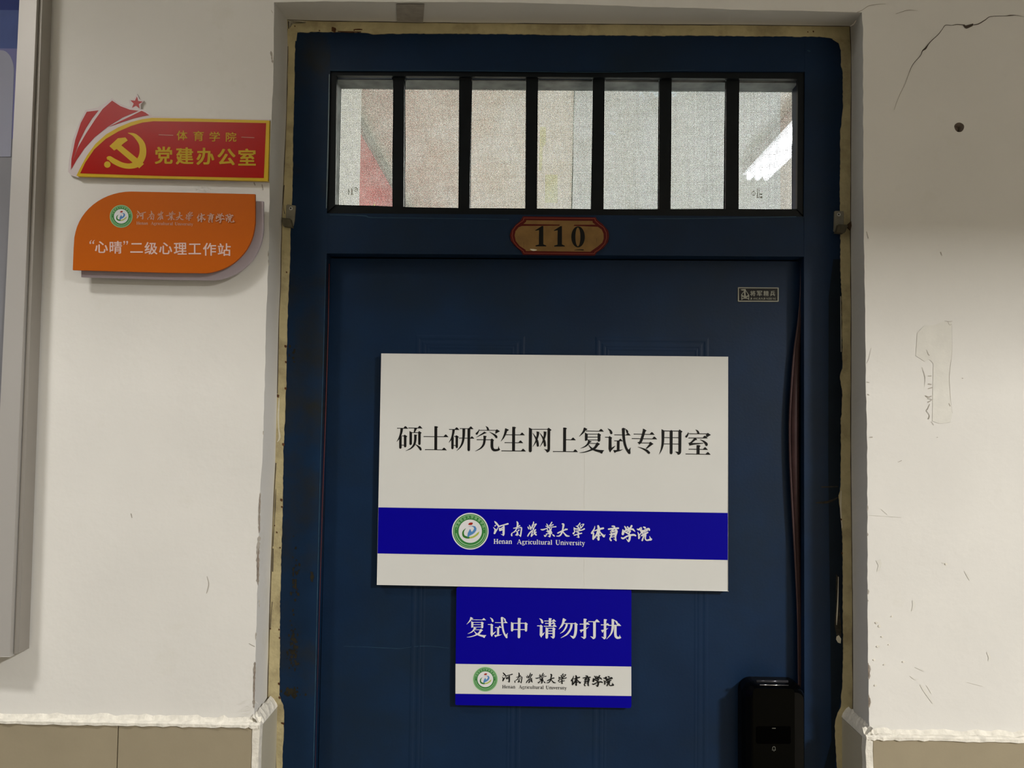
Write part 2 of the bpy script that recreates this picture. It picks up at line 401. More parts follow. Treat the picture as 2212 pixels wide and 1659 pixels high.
# drill hole lining
hb = MB(); n = len(hole); hb.v = [(x, .0, z) for x, z in hole] + [(hc.x + (x - hc.x) * .6, .011, hc.z + (z - hc.z) * .6) for x, z in hole]
hb.f = [(i, (i + 1) % n, n + (i + 1) % n, n + i) for i in range(n)] + [tuple(range(n, 2 * n))]
hb.build('drill_hole', M['cavity'], wall)
tag(MB().box((-XW, YBACK, -.05), (XW, .26, 0)).build('floor', M['floor']), 'grey corridor floor', kind='structure')
tag(MB().box((-XW, YBACK, ZC), (XW, .26, ZC + .05)).build('ceiling', M['ceil']), 'white corridor ceiling', kind='structure')
tag(MB().box((-XW, -1.50, 2.475), (XW, -1.25, ZC)).build('trim_6', M['ceil']), 'deep white ceiling beam along the corridor above the camera', kind='structure')
tag(MB().box((-XW, YBACK - .05, 0), (XW, YBACK, ZC)).build('wall_opposite', mat('cream_wall', (.53, .49, .41), .8)), 'white corridor wall opposite the door', kind='structure')
# room behind the transom
RX0, RX1, RY1, RZ = P(778, 255, 1.9).x - .0, 3.2, 6.2, 3.1
RX0 = onz(778, 268, RZ).x
rb = MB().box((RX0 - .05, .24, 0), (RX0, RY1, RZ)).build('wall_left', M['wall']); tag(rb, 'left wall of the lit room behind the transom', kind='structure')
tag(MB().box((RX1, .24, 0), (RX1 + .05, RY1, RZ)).build('wall_right', M['wall']), 'right wall of the lit room', kind='structure')
tag(MB().box((RX0 - .05, RY1, 0), (RX1 + .05, RY1 + .05, RZ)).build('wall_back', M['wall']), 'far wall of the lit room', kind='structure')
tag(MB().box((RX0 - .05, .24, RZ), (RX1 + .05, RY1 + .05, RZ + .05)).build('ceiling', M['ceil']), 'white ceiling of the lit room seen through the transom', kind='structure')
tag(MB().box((RX0 - .05, .26, -.05), (RX1 + .05, RY1 + .05, 0)).build('floor', M['floor']), 'floor of the lit room', kind='structure')
tag(MB().box((RX0, .24, RZ - .06), (RX0 + .03, RY1, RZ)).build('trim_4', M['cornice']), 'grey cornice strip along the room ceiling', kind='structure')
tag(MB().box((RX0, .24, 0), (P(779, 320, .62).x, .62, RZ)).build('trim_5', M['ceil']), 'white pillar at the room side of the transom', kind='structure')

# ------------------------------------------------------------------ marks on the wall
T1 = crop(1800, 0, 4.148)
cr = Print(T1)
cr.stroke([(1709, 150, 1), (1640, 137, 4), (1580, 139, 9), (1540, 143, 4), (1410, 148, 5), (1360, 180, 7), (1300, 215, 8), (1240, 225, 6)], 4)
cr.poly([(1160, 224), (1190, 228), (1255, 210), (1250, 232), (1215, 250), (1195, 257), (1178, 250)])
cr.stroke([(1180, 224, 6), (1110, 219, 6), (1060, 228, 4), (1005, 226, 5), (975, 265, 4), (940, 310, 5), (880, 365, 6), (850, 400, 8), (825, 435, 16), (800, 455, 8), (780, 500, 5), (715, 575, 4), (680, 650, 3)], 5)
cr.build('crack', -.0006, M['crack'], wall)
cr = Print(T1)
cr.stroke([(680, 650, 3.5), (640, 760, 3), (590, 860, 2.5), (545, 985, 2)], 5)
cr.stroke([(210, 112, 5), (260, 90, 4), (320, 52, 5), (410, 38, 4), (470, 35, 2)], 4)
cr.stroke([(560, 125, 3), (640, 98, 4), (690, 90, 4), (760, 96, 1)], 4)
cr.stroke([(150, 235, 6), (185, 215, 8), (205, 180, 4)], 3)
cr.build('hairline_crack', -.0005, M['fine_crack'], wall)
# chips and dark slivers along the left corner
chips = Print()
random.seed(3)
def sliver(pts, w):
    q = dens(pts, 3.5, .45)
    chips.stroke([(x, y, 1.15 * w * (0.2 if i in (0, len(q) - 1) else random.uniform(.35, 1.5))) for i, (x, y) in enumerate(q)], 1, False)
sliver([(562.5, 1064), (561.5, 1080), (560.5, 1100), (560, 1115), (560, 1135), (560, 1152)], 3)
sliver([(560, 1158), (558.5, 1178), (557, 1195), (557.5, 1215), (557.5, 1235), (557, 1262)], 5.5)
sliver([(560, 1295), (560.5, 1312)], 2); sliver([(553, 1366), (552, 1380)], 2)
sliver([(553.5, 1367), (552, 1382)], 1.8); sliver([(551, 1430), (549.5, 1450), (549, 1480), (548, 1500), (548.5, 1530)], 3.6)
sliver([(579.7, 541), (580, 555)], 1.5); sliver([(580, 560), (581, 575)], 1.5)
sliver([(585, 110), (587, 122), (588.5, 136)], 3); sliver([(586, 22), (589, 28)], 4); sliver([(600, 6), (599.5, 10)], 3)
chips.poly([(568, 932), (570, 930), (569.5, 938), (571, 940), (568, 938)])
for y, w, l in ((1090, 2, 14), (1272, 3, 12), (1295, 2, 4), (1435, 6, 22), (1452, 5, 16), (1505, 6, 24), (1150, 2, 8)):
    x = 1874 + (y - 1100) * .006
    chips.poly([(x - .5, y), (x + w * .6, y + 3), (x + w * .9, y + l * .5), (x + w * .3, y + l), (x - 1, y + l * .9)])
chips.build('corner_chip', -.0008, M['scuff'], wall)
dk = Print()
for p in ([(562, 1068, .5), (561, 1085, 2), (560, 1105, 1), (560.3, 1140, 2), (560, 1150, .5)], [(558.5, 1185, .5), (557.5, 1200, 3), (557, 1225, 3.5), (557, 1250, 2), (558, 1265, .5)],
          [(551, 1430, 1), (549.6, 1460, 3), (549, 1500, 2.5), (548.7, 1528, .5)], [(1875.5, 1432, 1), (1877, 1450, 3.5), (1877, 1465, 1)], [(1876, 1500, 1), (1878, 1515, 4), (1877, 1527, 1)]):
    dk.stroke(p, 4, False)
dk.build('dark_chip', -.0012, M['cavity'], wall)
# filler patch on the right and its cracks
pt = Print(crop(1860, 650, 4.739))
pt.poly([(740, 250), (860, 205), (925, 210), (930, 520), (905, 760), (915, 1000), (930, 1180), (915, 1245), (800, 1255), (730, 1230), (735, 900), (740, 640), (700, 600), (650, 620), (560, 560), (575, 330), (650, 250)])
pt.build('filler_patch', -.0005, M['patch'], wall)
sc_ = Print(crop(1860, 650, 4.739))
for p in ([(855, 205, 3), (890, 210, 5), (935, 208, 3)], [(890, 215, 4), (905, 245, 4), (930, 240, 3)], [(670, 500, 3), (690, 550, 8), (705, 555, 3)], [(690, 768, 5), (720, 768, 5)],
          [(690, 850, 9), (720, 855, 8)], [(690, 897, 8), (725, 888, 10)], [(660, 970, 7), (690, 985, 12), (720, 975, 9)], [(680, 1000, 5), (725, 1010, 5), (690, 1035, 12)], [(705, 1055, 5), (680, 1110, 8), (670, 1125, 5), (700, 1170, 5), (692, 1205, 12)],
          [(720, 1235, 3), (745, 1270, 4)], [(900, 1050, 5), (912, 1075, 8)], [(1035, 792, 7), (1045, 792, 5)], [(930, 250, 2), (932, 520, 2), (905, 760, 3), (915, 980, 2), (935, 1150, 2)], [(625, 680, 3), (655, 780, 5), (650, 880, 1)],
          [(60, 830, 5), (85, 835, 4)], [(70, 955, 7), (85, 965, 4)], [(90, 1395, 7), (115, 1395, 9)], [(380, 1650, 4), (415, 1635, 6)], [(55, 640, 3), (80, 590, 3), (105, 480, 2)], [(780, 1395, 6), (786, 1397, 4)]):
    sc_.stroke(p, 3)
sc_.build('patch_crack', -.0007, M['scuff'], wall)
sf = Print(crop(1840, 1100, 2.968))
sf.poly([(155, 330), (185, 320), (192, 350), (180, 395), (160, 400), (170, 360)])
sf.stroke([(725, 400, 6), (745, 430, 12), (755, 455, 4)], 3); sf.stroke([(395, 590, 14), (400, 620, 20), (385, 650, 6)], 3)
sf.stroke([(440, 1125, 8), (470, 1165, 20), (520, 1245, 6)], 4); sf.stroke([(480, 1130, 4), (510, 1180, 5)], 3); sf.stroke([(375, 1070, 4), (405, 1090, 9), (430, 1090, 3)], 3); sf.stroke([(410, 1015, 5), (460, 1035, 9)], 3)
sf.stroke([(870, 920, 10), (885, 950, 18), (875, 970, 4)], 3); sf.stroke([(740, 1110, 2), (840, 1135, 2)], 3)
sf.stroke([(190, 0, 3), (230, 35, 2)], 3); sf.stroke([(110, 38, 2), (320, 52, 3)], 3); sf.stroke([(580, 343, 6), (615, 348, 5)], 3)
sf.T = None or (lambda x, y: (x, y))
for x, y, r in ((436, 404, 2), (441, 411, 2.6), (449, 405, 2), (454, 408, 1.6), (430, 402, 1.4), (423, 408, 2), (444, 414, 1.5), (566, 408, 1.6)): sf.disc(x, y, r, None, 8)
sf.build('scuff_mark', -.0006, M['patch'], wall)
pit = MB()
for u, v in ((2043, 1218), (1926, 1331), (1893, 1345), (1899, 1352), (1905, 1375), (1888, 1425), (1896, 1396), (1920, 1392), (1951, 1429), (1890, 1480), (1910, 1435)):
    c = P(u, v, 0); r = random.uniform(.0012, .0028)
    pit.wprism([(c.x + r * cos(a) * random.uniform(.7, 1.4), c.z + r * .7 * sin(a)) for a in [2 * pi * i / 7 for i in range(7)]], -.0012, .002)
pit.build('plaster_blister', M['plaster_raw'], wall)
mk = Print()
mk.stroke([(447, 1245, 1), (451, 1262, 1.5), (446, 1282, 1)], 3); mk.stroke([(283, 1110, 2), (285, 1118, 1.5)], 2); mk.stroke([(549, 395, 2.5), (551, 400, 2)], 2); mk.stroke([(566, 399, 2), (568, 410, 2)], 2)
mk.stroke([(538, 1390, 1), (545, 1394, 1.2), (550, 1396, 1)], 2);
mk.stroke([(2032, 545, 2), (2035, 552, 1)], 2); mk.stroke([(1872, 500, 1), (1876, 515, 1)], 2)
nv, nf = len(mk.v), len(mk.f)
for cx, cy in ((535, 1530), (520, 1548), (1890, 1585)):
    for _ in range(7):
        x, y = cx + random.uniform(-22, 8), cy + random.uniform(-18, 10); mk.stroke([(x, y, .6), (x + random.uniform(6, 16), y - random.uniform(-2, 8), 1.1), (x + random.uniform(16, 22), y - random.uniform(0, 9), .4)], 2)
mk2 = Print(); mk2.v, mk2.f, mk2.lay = mk.v[nv:], [tuple(i - nv for i in f) for f in mk.f[nf:]], mk.lay[nv:]; mk.v, mk.f, mk.lay = mk.v[:nv], mk.f[:nf], mk.lay[:nv]; mk2.build('dirt_mark', -.0005, M['patch'], wall)
mk.build('small_mark', -.0006, M['scuff'], wall)
rs = Print()
for x, y in [(85 + random.random() * 36, 575 + random.random() * 50) for _ in range(26)]:
    rs.stroke([(x, y, .8), (x + random.uniform(-6, 6), y + random.uniform(-3, 3), 1.2)], 2)
rs.build('tape_residue', -.0005, M['patch'], wall)
tp = Print(); tp.poly([(856, 6), (918, 7), (917, 46), (858, 44)])
# thin grey tape folded over the soffit
Tv = [P(856, 6.5, .004), P(917, 7.5, .004), P(914, 47, .074), P(858, 46, .074)]
link('tape_patch', [(v.x, v.y, v.z - .0015) for v in Tv], [(0, 1, 2, 3)], M['scuff'], wall)

# ------------------------------------------------------------------ tiled dado
def tiles(x_edge, side, ztop):
    """tiles run away from the door opening; x_edge = corner on the wall plane"""
    rows = 4; hh = (ztop) / rows; g = .0016
    root = empty('trim_2' if side < 0 else 'trim_3', (x_edge, -.004, 0), 'beige glazed tile dado ' + ('left' if side < 0 else 'right') + ' of the door', kind='structure')
    MB().box((x_edge + side * .001, -.002, 0), (side * XW, -.0003, ztop)).build('mortar_bed', M['grout'], root)
    for r in range(rows):
        x = x_edge + side * .0012; first = True
        while abs(x) < XW - .01:
            wdt = (.2090 if first else .300) if side < 0 else .300
            x2 = x + side * wdt; x2 = max(-XW, min(XW, x2))
            j = random.uniform(-.0004, .0004)
            MB().box((x, -.0085 + j, r * hh + g), (x2 - side * g, -.002, (r + 1) * hh - g)).build('tile', M['tile'], root, bevel=.0008)
            x = x2; first = False
    return root
zl = P(400, 1567, -.008).z; zr = P(2000, 1597, -.008).z
XL = P(550, 1600, 0).x; XR = P(1879, 1620, 0).x
for edge, side, zt_ in ((XL, -1, zl), (XR, 1, zr)):
    root = tiles(edge, side, zt_)
    # side tiles on the reveal, cream mortar edge at the corner
    xi = edge - side * .010
    rows = 4; hh = zt_ / rows
    for r in range(rows):
        MB().box((edge - side * .0015, .004, r * hh + .001), (xi, YF - .001, (r + 1) * hh - .001 + (0 if r < 3 else -.002))).build('side_tile', M['side_tile'], root, bevel=.0006)
    mb = MB(); k = 60; pts = []
    for i in range(k + 1):
        z = zt_ * i / k; pts.append((edge + side * (.0006 + random.uniform(-.0008, .0006)), z))
    for i in range(k, -1, -1):
        z = zt_ * i / k; pts.append((xi - side * (.0003 + random.uniform(-.0008, .001)), z))
    mb.wprism(pts, -.0098, .0136); mb.build('mortar_edge', M['plaster_raw'], root)
    # rough plaster ledge over the tiles
    mb = MB(); k = 150; vv = []; x0, x1 = xi - side * .001, side * XW
    for i in range(k + 1):
        x = x0 + (x1 - x0) * (i / k) ** 1.6
        h1 = .006 + random.uniform(-.002, .003); p = -.0105 + random.uniform(-.0016, .0008); lo = random.uniform(-.0012, .0008)
        vv.append([(x, 0.0005, zt_ + h1 + .006), (x, p * .35, zt_ + h1 * .8), (x, p * .75, zt_ + .0055 + random.uniform(-.001, .001)), (x, p, zt_ + .003), (x, p, zt_ - .0012 + lo), (x, -.002, zt_ - .002 + lo)])
    mb.v = [q for r_ in vv for q in r_]
    mb.f = [(i * 6 + j, i * 6 + j + 1, (i + 1) * 6 + j + 1, (i + 1) * 6 + j) for i in range(k) for j in range(5)]
    mb.build('plaster_ledge', M['plaster_raw'], root)
    # sloping filler on top of the side tiles
    mb = MB(); n_ = 16; vv = []
    for i in range(n_ + 1):
        y = -.009 + (YF + .008) * i / n_
        vv.append([(xi - side * .0008, y, zt_ - .001), (xi + side * random.uniform(.001, .003), y, zt_ + random.uniform(.003, .006)), (edge - side * .004, y, zt_ + random.uniform(.010, .013)), (edge + side * .001, y, zt_ + random.uniform(.014, .018)), (edge + side * .005, y, zt_ + .012)])
    mb.v = [q for r_ in vv for q in r_]; mb.f = [(i * 5 + j, i * 5 + j + 1, (i + 1) * 5 + j + 1, (i + 1) * 5 + j) for i in range(n_) for j in range(4)]
    mb.build('plaster_filler', M['plaster_raw'], root)

# ------------------------------------------------------------------ yellow primer strip round the frame
tr = empty('trim_1', (P(1220, 60, YF).x, YF, 0), 'cream yellow primed strip between plaster and blue frame', kind='structure')
def band(outer, inner, name, ext, down):
    n = 320; o = resamp(dens(outer, 20, .0), n); i_ = resamp(dens(inner, 5, .75), n)
    a = [P(u + ext[0], v + ext[1], YF) for u, v in o]; b = [P(u, v, YF) for u, v in i_]
    if down:
        a.append(Vector((a[-1].x, YF, 0))); b.append(Vector((b[-1].x, YF, 0)))
    k = len(a); fy = YF - (.0016 if down else .0019); vs = [(p.x, fy, p.z) for p in a] + [(p.x, fy, p.z) for p in b] + [(p.x, YF + .0001, p.z) for p in b] + [(p.x, YF + .02, p.z) for p in a]
    fs = [(i + c * k, i + 1 + c * k, i + 1 + (c + 1) * k, i + (c + 1) * k) for i in range(k - 1) for c in range(3)]
    return link(name, vs, fs, M['yellow'], tr)
band(YOL, [(642, 62)] + YIL[1:], 'side_strip', (-3, 0), True)
band(YOR, [(1814, 64)] + YIR[1:], 'side_strip', (3, 0), True)
band([(618, 41)] + YOT[1:-1] + [(1840, 57)], [(630, 68)] + YIT[1:] , 'head_strip', (0, -3), False)
MB().prism([(616, 40), (662, 41), (660, 68), (642, 70), (640, 88), (617, 92)], YF - .0013, .001).build('corner_strip', M['yellow'], tr)
MB().prism([(1798, 52), (1842, 54), (1842, 112), (1816, 107), (1812, 93), (1799, 85)], YF - .0013, .001).build('corner_strip', M['yellow'], tr)
cf = Print(); cf.poly([(622, 44), (640, 43.5), (658, 46), (664, 47), (655, 50.5), (646, 54), (640, 52), (632, 51), (627, 60), (624, 56)])
for y0, y1 in ((840, 1000),):
    cf.stroke([(603, 860, 2), (602, 880, 3), (601, 900, 3.5), (602, 925, 2.5), (604, 945, 4), (599, 955, 1)], 4)
cf.stroke([(1817, 1060, 2), (1816, 1100, 3), (1819, 1140, 2)], 3)
cf.stroke([(1816, 640, 1.5), (1817, 760, 1.5)], 3)
cf.build('filler_smear', YF - .0019, M['cream'], tr)
cg = Print()
def line(pts, w): cg.stroke([(x, y, w * random.uniform(.5, 1.4)) for x, y in dens(pts, 30, .4)], 2, False)
line([(623, 46), (623.5, 62)], 3.2); line([(620.5, 62), (619.5, 78)], 2.5); line(YOL[1:8], 1.6); line([(x + 1, y) for x, y in YOL[8:13]], 1.5)
line([(x, y) for x, y in YOT[:]], 1.5); line([(x, y) for x, y in YOR], 1.7)
line([(614, 400), (612, 440), (615, 462)], 1.6); line([(596, 1056), (593, 1120), (590, 1180)], 1.2); line([(590, 1185), (589, 1235)], 2.4); line([(584, 1360), (588, 1300)], 1)
line([(1830, 1555), (1824.5, 1557)], 4)
line([(597.5, 1535), (596, 1659)], 1.2)
cg.build('shrinkage_gap', YF - .0021, M['crack'], tr)
rt = Print()
for x, y, r in ((617, 748, 2.8), (617.5, 782, 2.2), (617, 839, 2.6), (600, 855, 3.2), (612, 960, 3), (608, 1080, 2.8), (609, 1095, 2.2), (584, 1358, 1.6), (603, 1360, 1.8), (604, 1378, 1.8), (602.5, 1477, 2.5), (604, 1507, 2.6), (609, 1562, 2), (612, 1563, 2.2), (637, 56.5, 1.5), (721, 64, 5.5), (690, 66, 1.6), (619, 588, 1.8), (765, 65, 1.5), (1817, 1122, 2), (1819, 1195, 1.8), (1757, 68, 1.8), (1745, 69, 1.4), (593, 1135, 1.5), (598, 1150, 1.8), (605, 1183, 1.6)):
    rt.stroke([(x - r * .4, y - r * .6, r), (x, y, r * 2), (x + r * .3, y + r * .8, r * .9)], 3)
rt.stroke([(765, 64, 2), (775, 63.5, 3), (782, 63.8, 2)], 3); rt.stroke([(730, 68, 2), (755, 69, 3), (780, 69, 2)], 3)
rt.build('rust_spot', YF - .0023, mat('rust_spot', (.09, .04, .018), .9, noise=.3, nscale=200), tr)

# ================================================================== DOOR AND FRAME
door = empty('door_1', (P(1220, 900, YF).x, YF, 0), 'navy blue painted steel door in its frame', kind='structure')
XFl, XFr = P(600, 900, YF).x, P(1841, 900, YF).x
def wx(u, v, Y=YF): return P(u, v, Y).x
def wz(u, v, Y=YF): return P(u, v, Y).z
YL = .108   # leaf front
FD = .060   # frame depth
# stiles follow measured inner edges
def piece(name, pts, Y, th, m, parent=door, bevel=.0002):
    return MB().wprism(pts, Y, th).build(name, m, parent, bevel=bevel)
zT = wz(1100, 60)
def dn(u, v, Y=YF): p = P(u, v, Y); return (p.x, p.z)
lt = dn(713, 153); lb = dn(706, 460); dl0 = dn(706, 547); dl1 = dn(677, 1659)
rtp = dn(1739, 155); rbp = dn(1736.5, 468); dr0 = dn(1737, 554.5); dr1 = dn(1738, 1659)
Ls = piece('frame_stile', [(XFl, 0), (dl1[0], 0), dl1, dl0, lb, lt, (lt[0], zT + .004), (XFl, zT + .004)][::1], YF, FD, M['blue_stile'])
Rs = piece('frame_stile', [(dr1[0], 0), (XFr, 0), (XFr, zT + .004), (rtp[0], zT + .004), rtp, rbp, dr0, dr1], YF, FD, M['blue'])
piece('head_rail', [lt, rtp, (rtp[0], zT + .004), (lt[0], zT + .004)], YF, FD, M['blue'])
tb0, tb1 = dn(706, 461), dn(1737, 468)
piece('transom_rail', [dl0, dr0, tb1, tb0], YF, FD, M['blue'])
# darker margin strip on the right stile, worn edges, painted edge highlight, stains
pr = Print(); pr.poly([(1790, 640), (1800, 560), (1818, 560), (1819, 780), (1815, 815), (1819, 850), (1816, 1000), (1812, 1072), (1819, 1160), (1821, 1400), (1819, 1490), (1810, 1545), (1804, 1659), (1780, 1659), (1796, 1600), (1794, 1400), (1789, 1000)])
pr.build('dark_margin', YF - .0003, M['blue_dark'], door)
pr = Print(); pr.stroke([(1812, 1073, 2), (1800, 1080, 4), (1785, 1085, 5), (1762, 1086, 2)], 4); pr.stroke([(1810, 1051, 2), (1775, 1052, 3)], 3)
pr.poly([(1806, 1240), (1812, 1246), (1812, 1300), (1818, 1360), (1815, 1388), (1808, 1380), (1803, 1350), (1806, 1300)])
pr.build('paint_scar', YF - .0006, mat('brown_scar', (.03, .026, .018), .8, noise=.4, nscale=150), door)
pr = Print(); random.seed(21)
def blot(cx, cy, rx, ry, n):
    for _ in range(n):
        x = cx + random.gauss(0, rx * .5); y = cy + random.gauss(0, ry * .5); r = random.uniform(1.0, 2.6)
        pr.poly([(x + r * cos(a) * random.uniform(.6, 1.5), y + r * 1.5 * sin(a) * random.uniform(.6, 1.5)) for a in [2 * pi * i / 7 for i in range(7)]])
blot(630, 1497, 18, 9, 60); blot(634, 1400, 9, 50, 70); blot(638, 1250, 11, 60, 40); blot(674, 1244, 3, 9, 16); blot(640, 760, 14, 30, 8)
pr.build('rust_bloom', YF - .0004, M['rust'], door)
pr = Print(); pr.stroke([(711.5, 160, 2), (709, 300, 2.6), (707, 380, 2.4), (705, 450, 1.5)], 5); pr.build('chipped_edge', YF - .0008, mat('bright_chipped_edge', (.16, .21, .24), .4), door)
pr = Print(); pr.stroke([(704, 560, 1.2), (699, 760, 1.6), (691, 1060, 2), (683, 1400, 2.2), (677, 1659, 2)], 8); pr.build('worn_highlight_edge', YF - .0006, M['blue_edge'], door)
pr = Print(); pr.stroke([(712, 464, 1.4), (760, 465, 2.2), (790, 466.5, 2.5), (805, 470, 2), (900, 471, 1.5), (1100, 474, 1.2)], 6); pr.stroke([(1380, 472, 1.6), (1500, 472, 2), (1720, 468, 2)], 6); pr.stroke([(715, 152, 1.2), (1000, 153, 1.4), (1300, 156, 1.2), (1500, 151, 1)], 8)  # last stroke paints the highlight along the top edge of the opening
pr.build('worn_highlight_edge', YF - .0006, M['blue_edge'], door)
pr = Print(); pr.stroke([(1745, 109, 3), (1749, 111, 4)], 2); pr.build('nail_head', YF - .001, M['blue_edge'], door)
pr = Print(); pr.poly([(1807, 1375), (1812, 1372), (1817, 1380), (1816, 1390), (1810, 1388), (1806, 1381)]); pr.stroke([(1811, 1246, 1), (1810, 1290, 2), (1808, 1330, 2.5), (1807, 1350, 1)], 4)
pr.build('paint_flake', YF - .0009, M['cream'], door)
# inner rebate behind the frame (closes the gap), leaf
leafpts = [(dl1[0] - .004, 0), (dr1[0] + .02, 0), (dr0[0] + .02, dr0[1] + .012), (dl0[0] - .004, dl0[1] + .012)]
leaf = MB()
x0, x1 = P(716, 600, YL).x, P(1722, 600, YL).x
x0b, x1b = P(692, 1500, YL).x, P(1722, 1500, YL).x
zt_leaf = P(1220, 562, YL).z
xlb = x0b + (x0b - x0) / (P(692, 1500, YL).z - zt_leaf) * (0 - P(692, 1500, YL).z)
leaf.wprism([(P(688, 1659, YL).x, 0), (x1b, 0), (x1, zt_leaf), (x0, zt_leaf - .003)], YL, .04)
leafo = leaf.build('door_leaf', M['blue'], door, bevel=.002)
MB().box((XFl + .03, YF + .058, 0), (XFr - .03, YF + .07, zt_leaf + .03)).build('door_stop', M['blue_dark'], door)
# embossed panels
def ring(u0, v0, u1, v1, w, h, Y):
    a = P(u0, v0, Y); b = P(u1, v1, Y); X0, X1, Z1, Z0 = a.x, b.x, a.z, .35
    vs, fs = [], []
    prof = [(0, 0), (w * .35, -h), (w * .65, -h), (w, 0)]
    for d, y in prof:
        vs += [(X0 + d, Y + y, Z1 - d), (X1 - d, Y + y, Z1 - d), (X1 - d, Y + y, Z0 + d), (X0 + d, Y + y, Z0 + d)]
    for j in range(3):
        for i in range(4):
            k = (i + 1) % 4; fs.append((j * 4 + i, j * 4 + k, (j + 1) * 4 + k, (j + 1) * 4 + i))
    return vs, fs
for u0, v0, u1, v1 in ((897, 722, 1135, 727), (1285, 726, 1532, 730)):
    for ins, w, h in ((0, .010, .0006), (14, .009, .0005), (23, .007, .0004)):
        vs, fs = ring(u0 + ins, v0 + ins, u1 - ins, v1 + ins, w, h, YL + .0001); link('panel_moulding', vs, fs, M['blue'], leafo)
pr = Print(); pr.stroke([(742, 1396, .8), (800, 1398, 1), (860, 1401, 1.4), (878, 1399, .8), (905, 1396, 1.2), (930, 1396, 1), (970, 1400, .8)], 4); pr.build('scratch', YL - .0004, M['blue_edge'], leafo)
# gaskets: thin reddish lip on the left, loose brown strip bulging out on the right
tb = MB().tube([P(u, v, YF + .012) for u, v in ((711, 570), (709, 700), (703, 900), (696, 1100), (690, 1300), (684, 1500), (680, 1659), (678, 1740))], .0011, 8)
tag(tb.build('left_gasket', M['gasket_red'], door, smooth=True), 'thin reddish rubber lip')
path = [(1732, 570, .5), (1731, 640, .55), (1727, 700, .8), (1721, 760, 1.15), (1717.5, 830, 1.5), (1715, 900, 1.7), (1715, 970, 1.7), (1717, 1050, 1.55), (1720, 1140, 1.25), (1724, 1240, 1), (1727, 1340, .8), (1728, 1440, .75), (1729, 1520, .7)]
gp = spline([(u, v, w) for u, v, w in path], 4)
g = empty('gasket', P(1728, 1500, YL - .006), 'brown rubber gasket strip bulging loose along the right door edge', 'gasket')
MB().tube([P(u, v, YL - .009) for u, v, w in gp], [.0050 * w for u, v, w in gp], 12).build('rubber_strip', M['gasket'], g, smooth=True)
MB().tube([P(u - 4.5 * w, v, YL - .011) for u, v, w in gp], [.0016 * w for u, v, w in gp], 8).build('rubber_lip', mat('faded_lip', (.085, .052, .052), .4), g, smooth=True)

# ------------------------------------------------------------------ transom window
win = empty('window_1', (P(1220, 300, YF).x, YF + .02, P(1220, 452, YF).z), 'transom light with six dark bars over the door', kind='structure')
# grey lining behind the blue front of the opening
Yg0, Yg1 = YF + .034, YF + .072
a0, a1 = P(727, 174, Yg0), P(1722, 178, Yg0); b0, b1 = P(726, 443, Yg0), P(1719, 452, Yg0)
lin = MB()
def quadbox(p, q, dx, dz):
    lin.box(p, q)
Xl, Xr, Zt, Zb = a0.x, a1.x, (a0.z + a1.z) / 2, (b0.z + b1.z) / 2
# dark front stop (inside the blue frame)
st = MB()
Xsl, Xsr, Zs = P(724, 300, YF + .003).x, P(1724, 300, YF + .003).x, P(1220, 171, YF + .011).z
st.wprism([(lt[0] - .003, lt[1] + .003), (rtp[0] + .003, rtp[1] + .003), (Xsr, Zs), (Xsl, Zs)], YF + .003, .008)
st.wprism([(lt[0] - .003, lt[1] + .003), (Xsl, Zs), (P(724, 442, YF + .003).x, P(724, 443, YF + .003).z), (lb[0] - .003, lb[1])], YF + .003, .008)
st.wprism([(rtp[0] + .003, rtp[1] + .003), (rbp[0] + .003, rbp[1]), (P(1722, 452, YF + .003).x, P(1722, 452, YF + .003).z), (Xsr, Zs)], YF + .003, .008)
st.build('window_stop', M['bar'], win)
for nm, pts in (('window_lining', None),):
    MB().box((Xl - .03, Yg0, Zt), (Xr + .03, Yg1, Zt + .012)).build('window_lining', M['lining'], win)
    MB().box((Xl - .02, Yg0, Zb - .03), (Xl, Yg1, Zt + .01)).build('window_lining', M['lining'], win)
    MB().box((P(1711, 300, Yg1).x + .0, Yg0, Zb - .03), (Xr + .03, Yg1, Zt + .01)).build('window_lining', M['lining'], win)
# bottom bead, slightly out of level
bz = [(706, 441.5), (790, 444), (860, 446.5), (950, 449), (1015, 450), (1300, 451.5), (1712, 451.5)]
YB = YF + .006
top = [P(u, v, YB) for u, v in bz]
MB().wprism([(top[0].x + .004, P(712, 466, YB).z)] + [(P(1735, 470, YB).x, P(1735, 472, YB).z)] + [(P(1735, 455, YB).x, P(1735, 452, YB).z)] + [(p.x, p.z) for p in top[::-1]], YB, .03).build('window_bead', M['bar'], win, bevel=.001)
# bars
bars = [((850.5, 872), (848.5, 871.5)), ((993.5, 1018), (991, 1014)), ((1138, 1161.5), (1135.5, 1159)), ((1282.5, 1305), (1279, 1303)), ((1426.5, 1450), (1424.5, 1448)), ((1571.5, 1596), (1568.5, 1594.5))]
YBar = YF + .012
for (tl, tr_), (bl, br) in bars:
    p = [P(tl, 150, YBar), P(tr_, 150, YBar), P(br, 458, YBar), P(bl, 458, YBar)]
    MB().wprism([(q.x, q.z) for q in p][::-1], YBar, .014).build('window_bar', M['bar'], win, bevel=.0025)
    c = P((tl + tr_) / 2, 172, YBar)
    MB().box((c.x - .0115, YBar - .001, c.z), (c.x + .0115, YBar + .010, c.z + .004)).build('bar_weld', M['bar'], win, bevel=.0015)
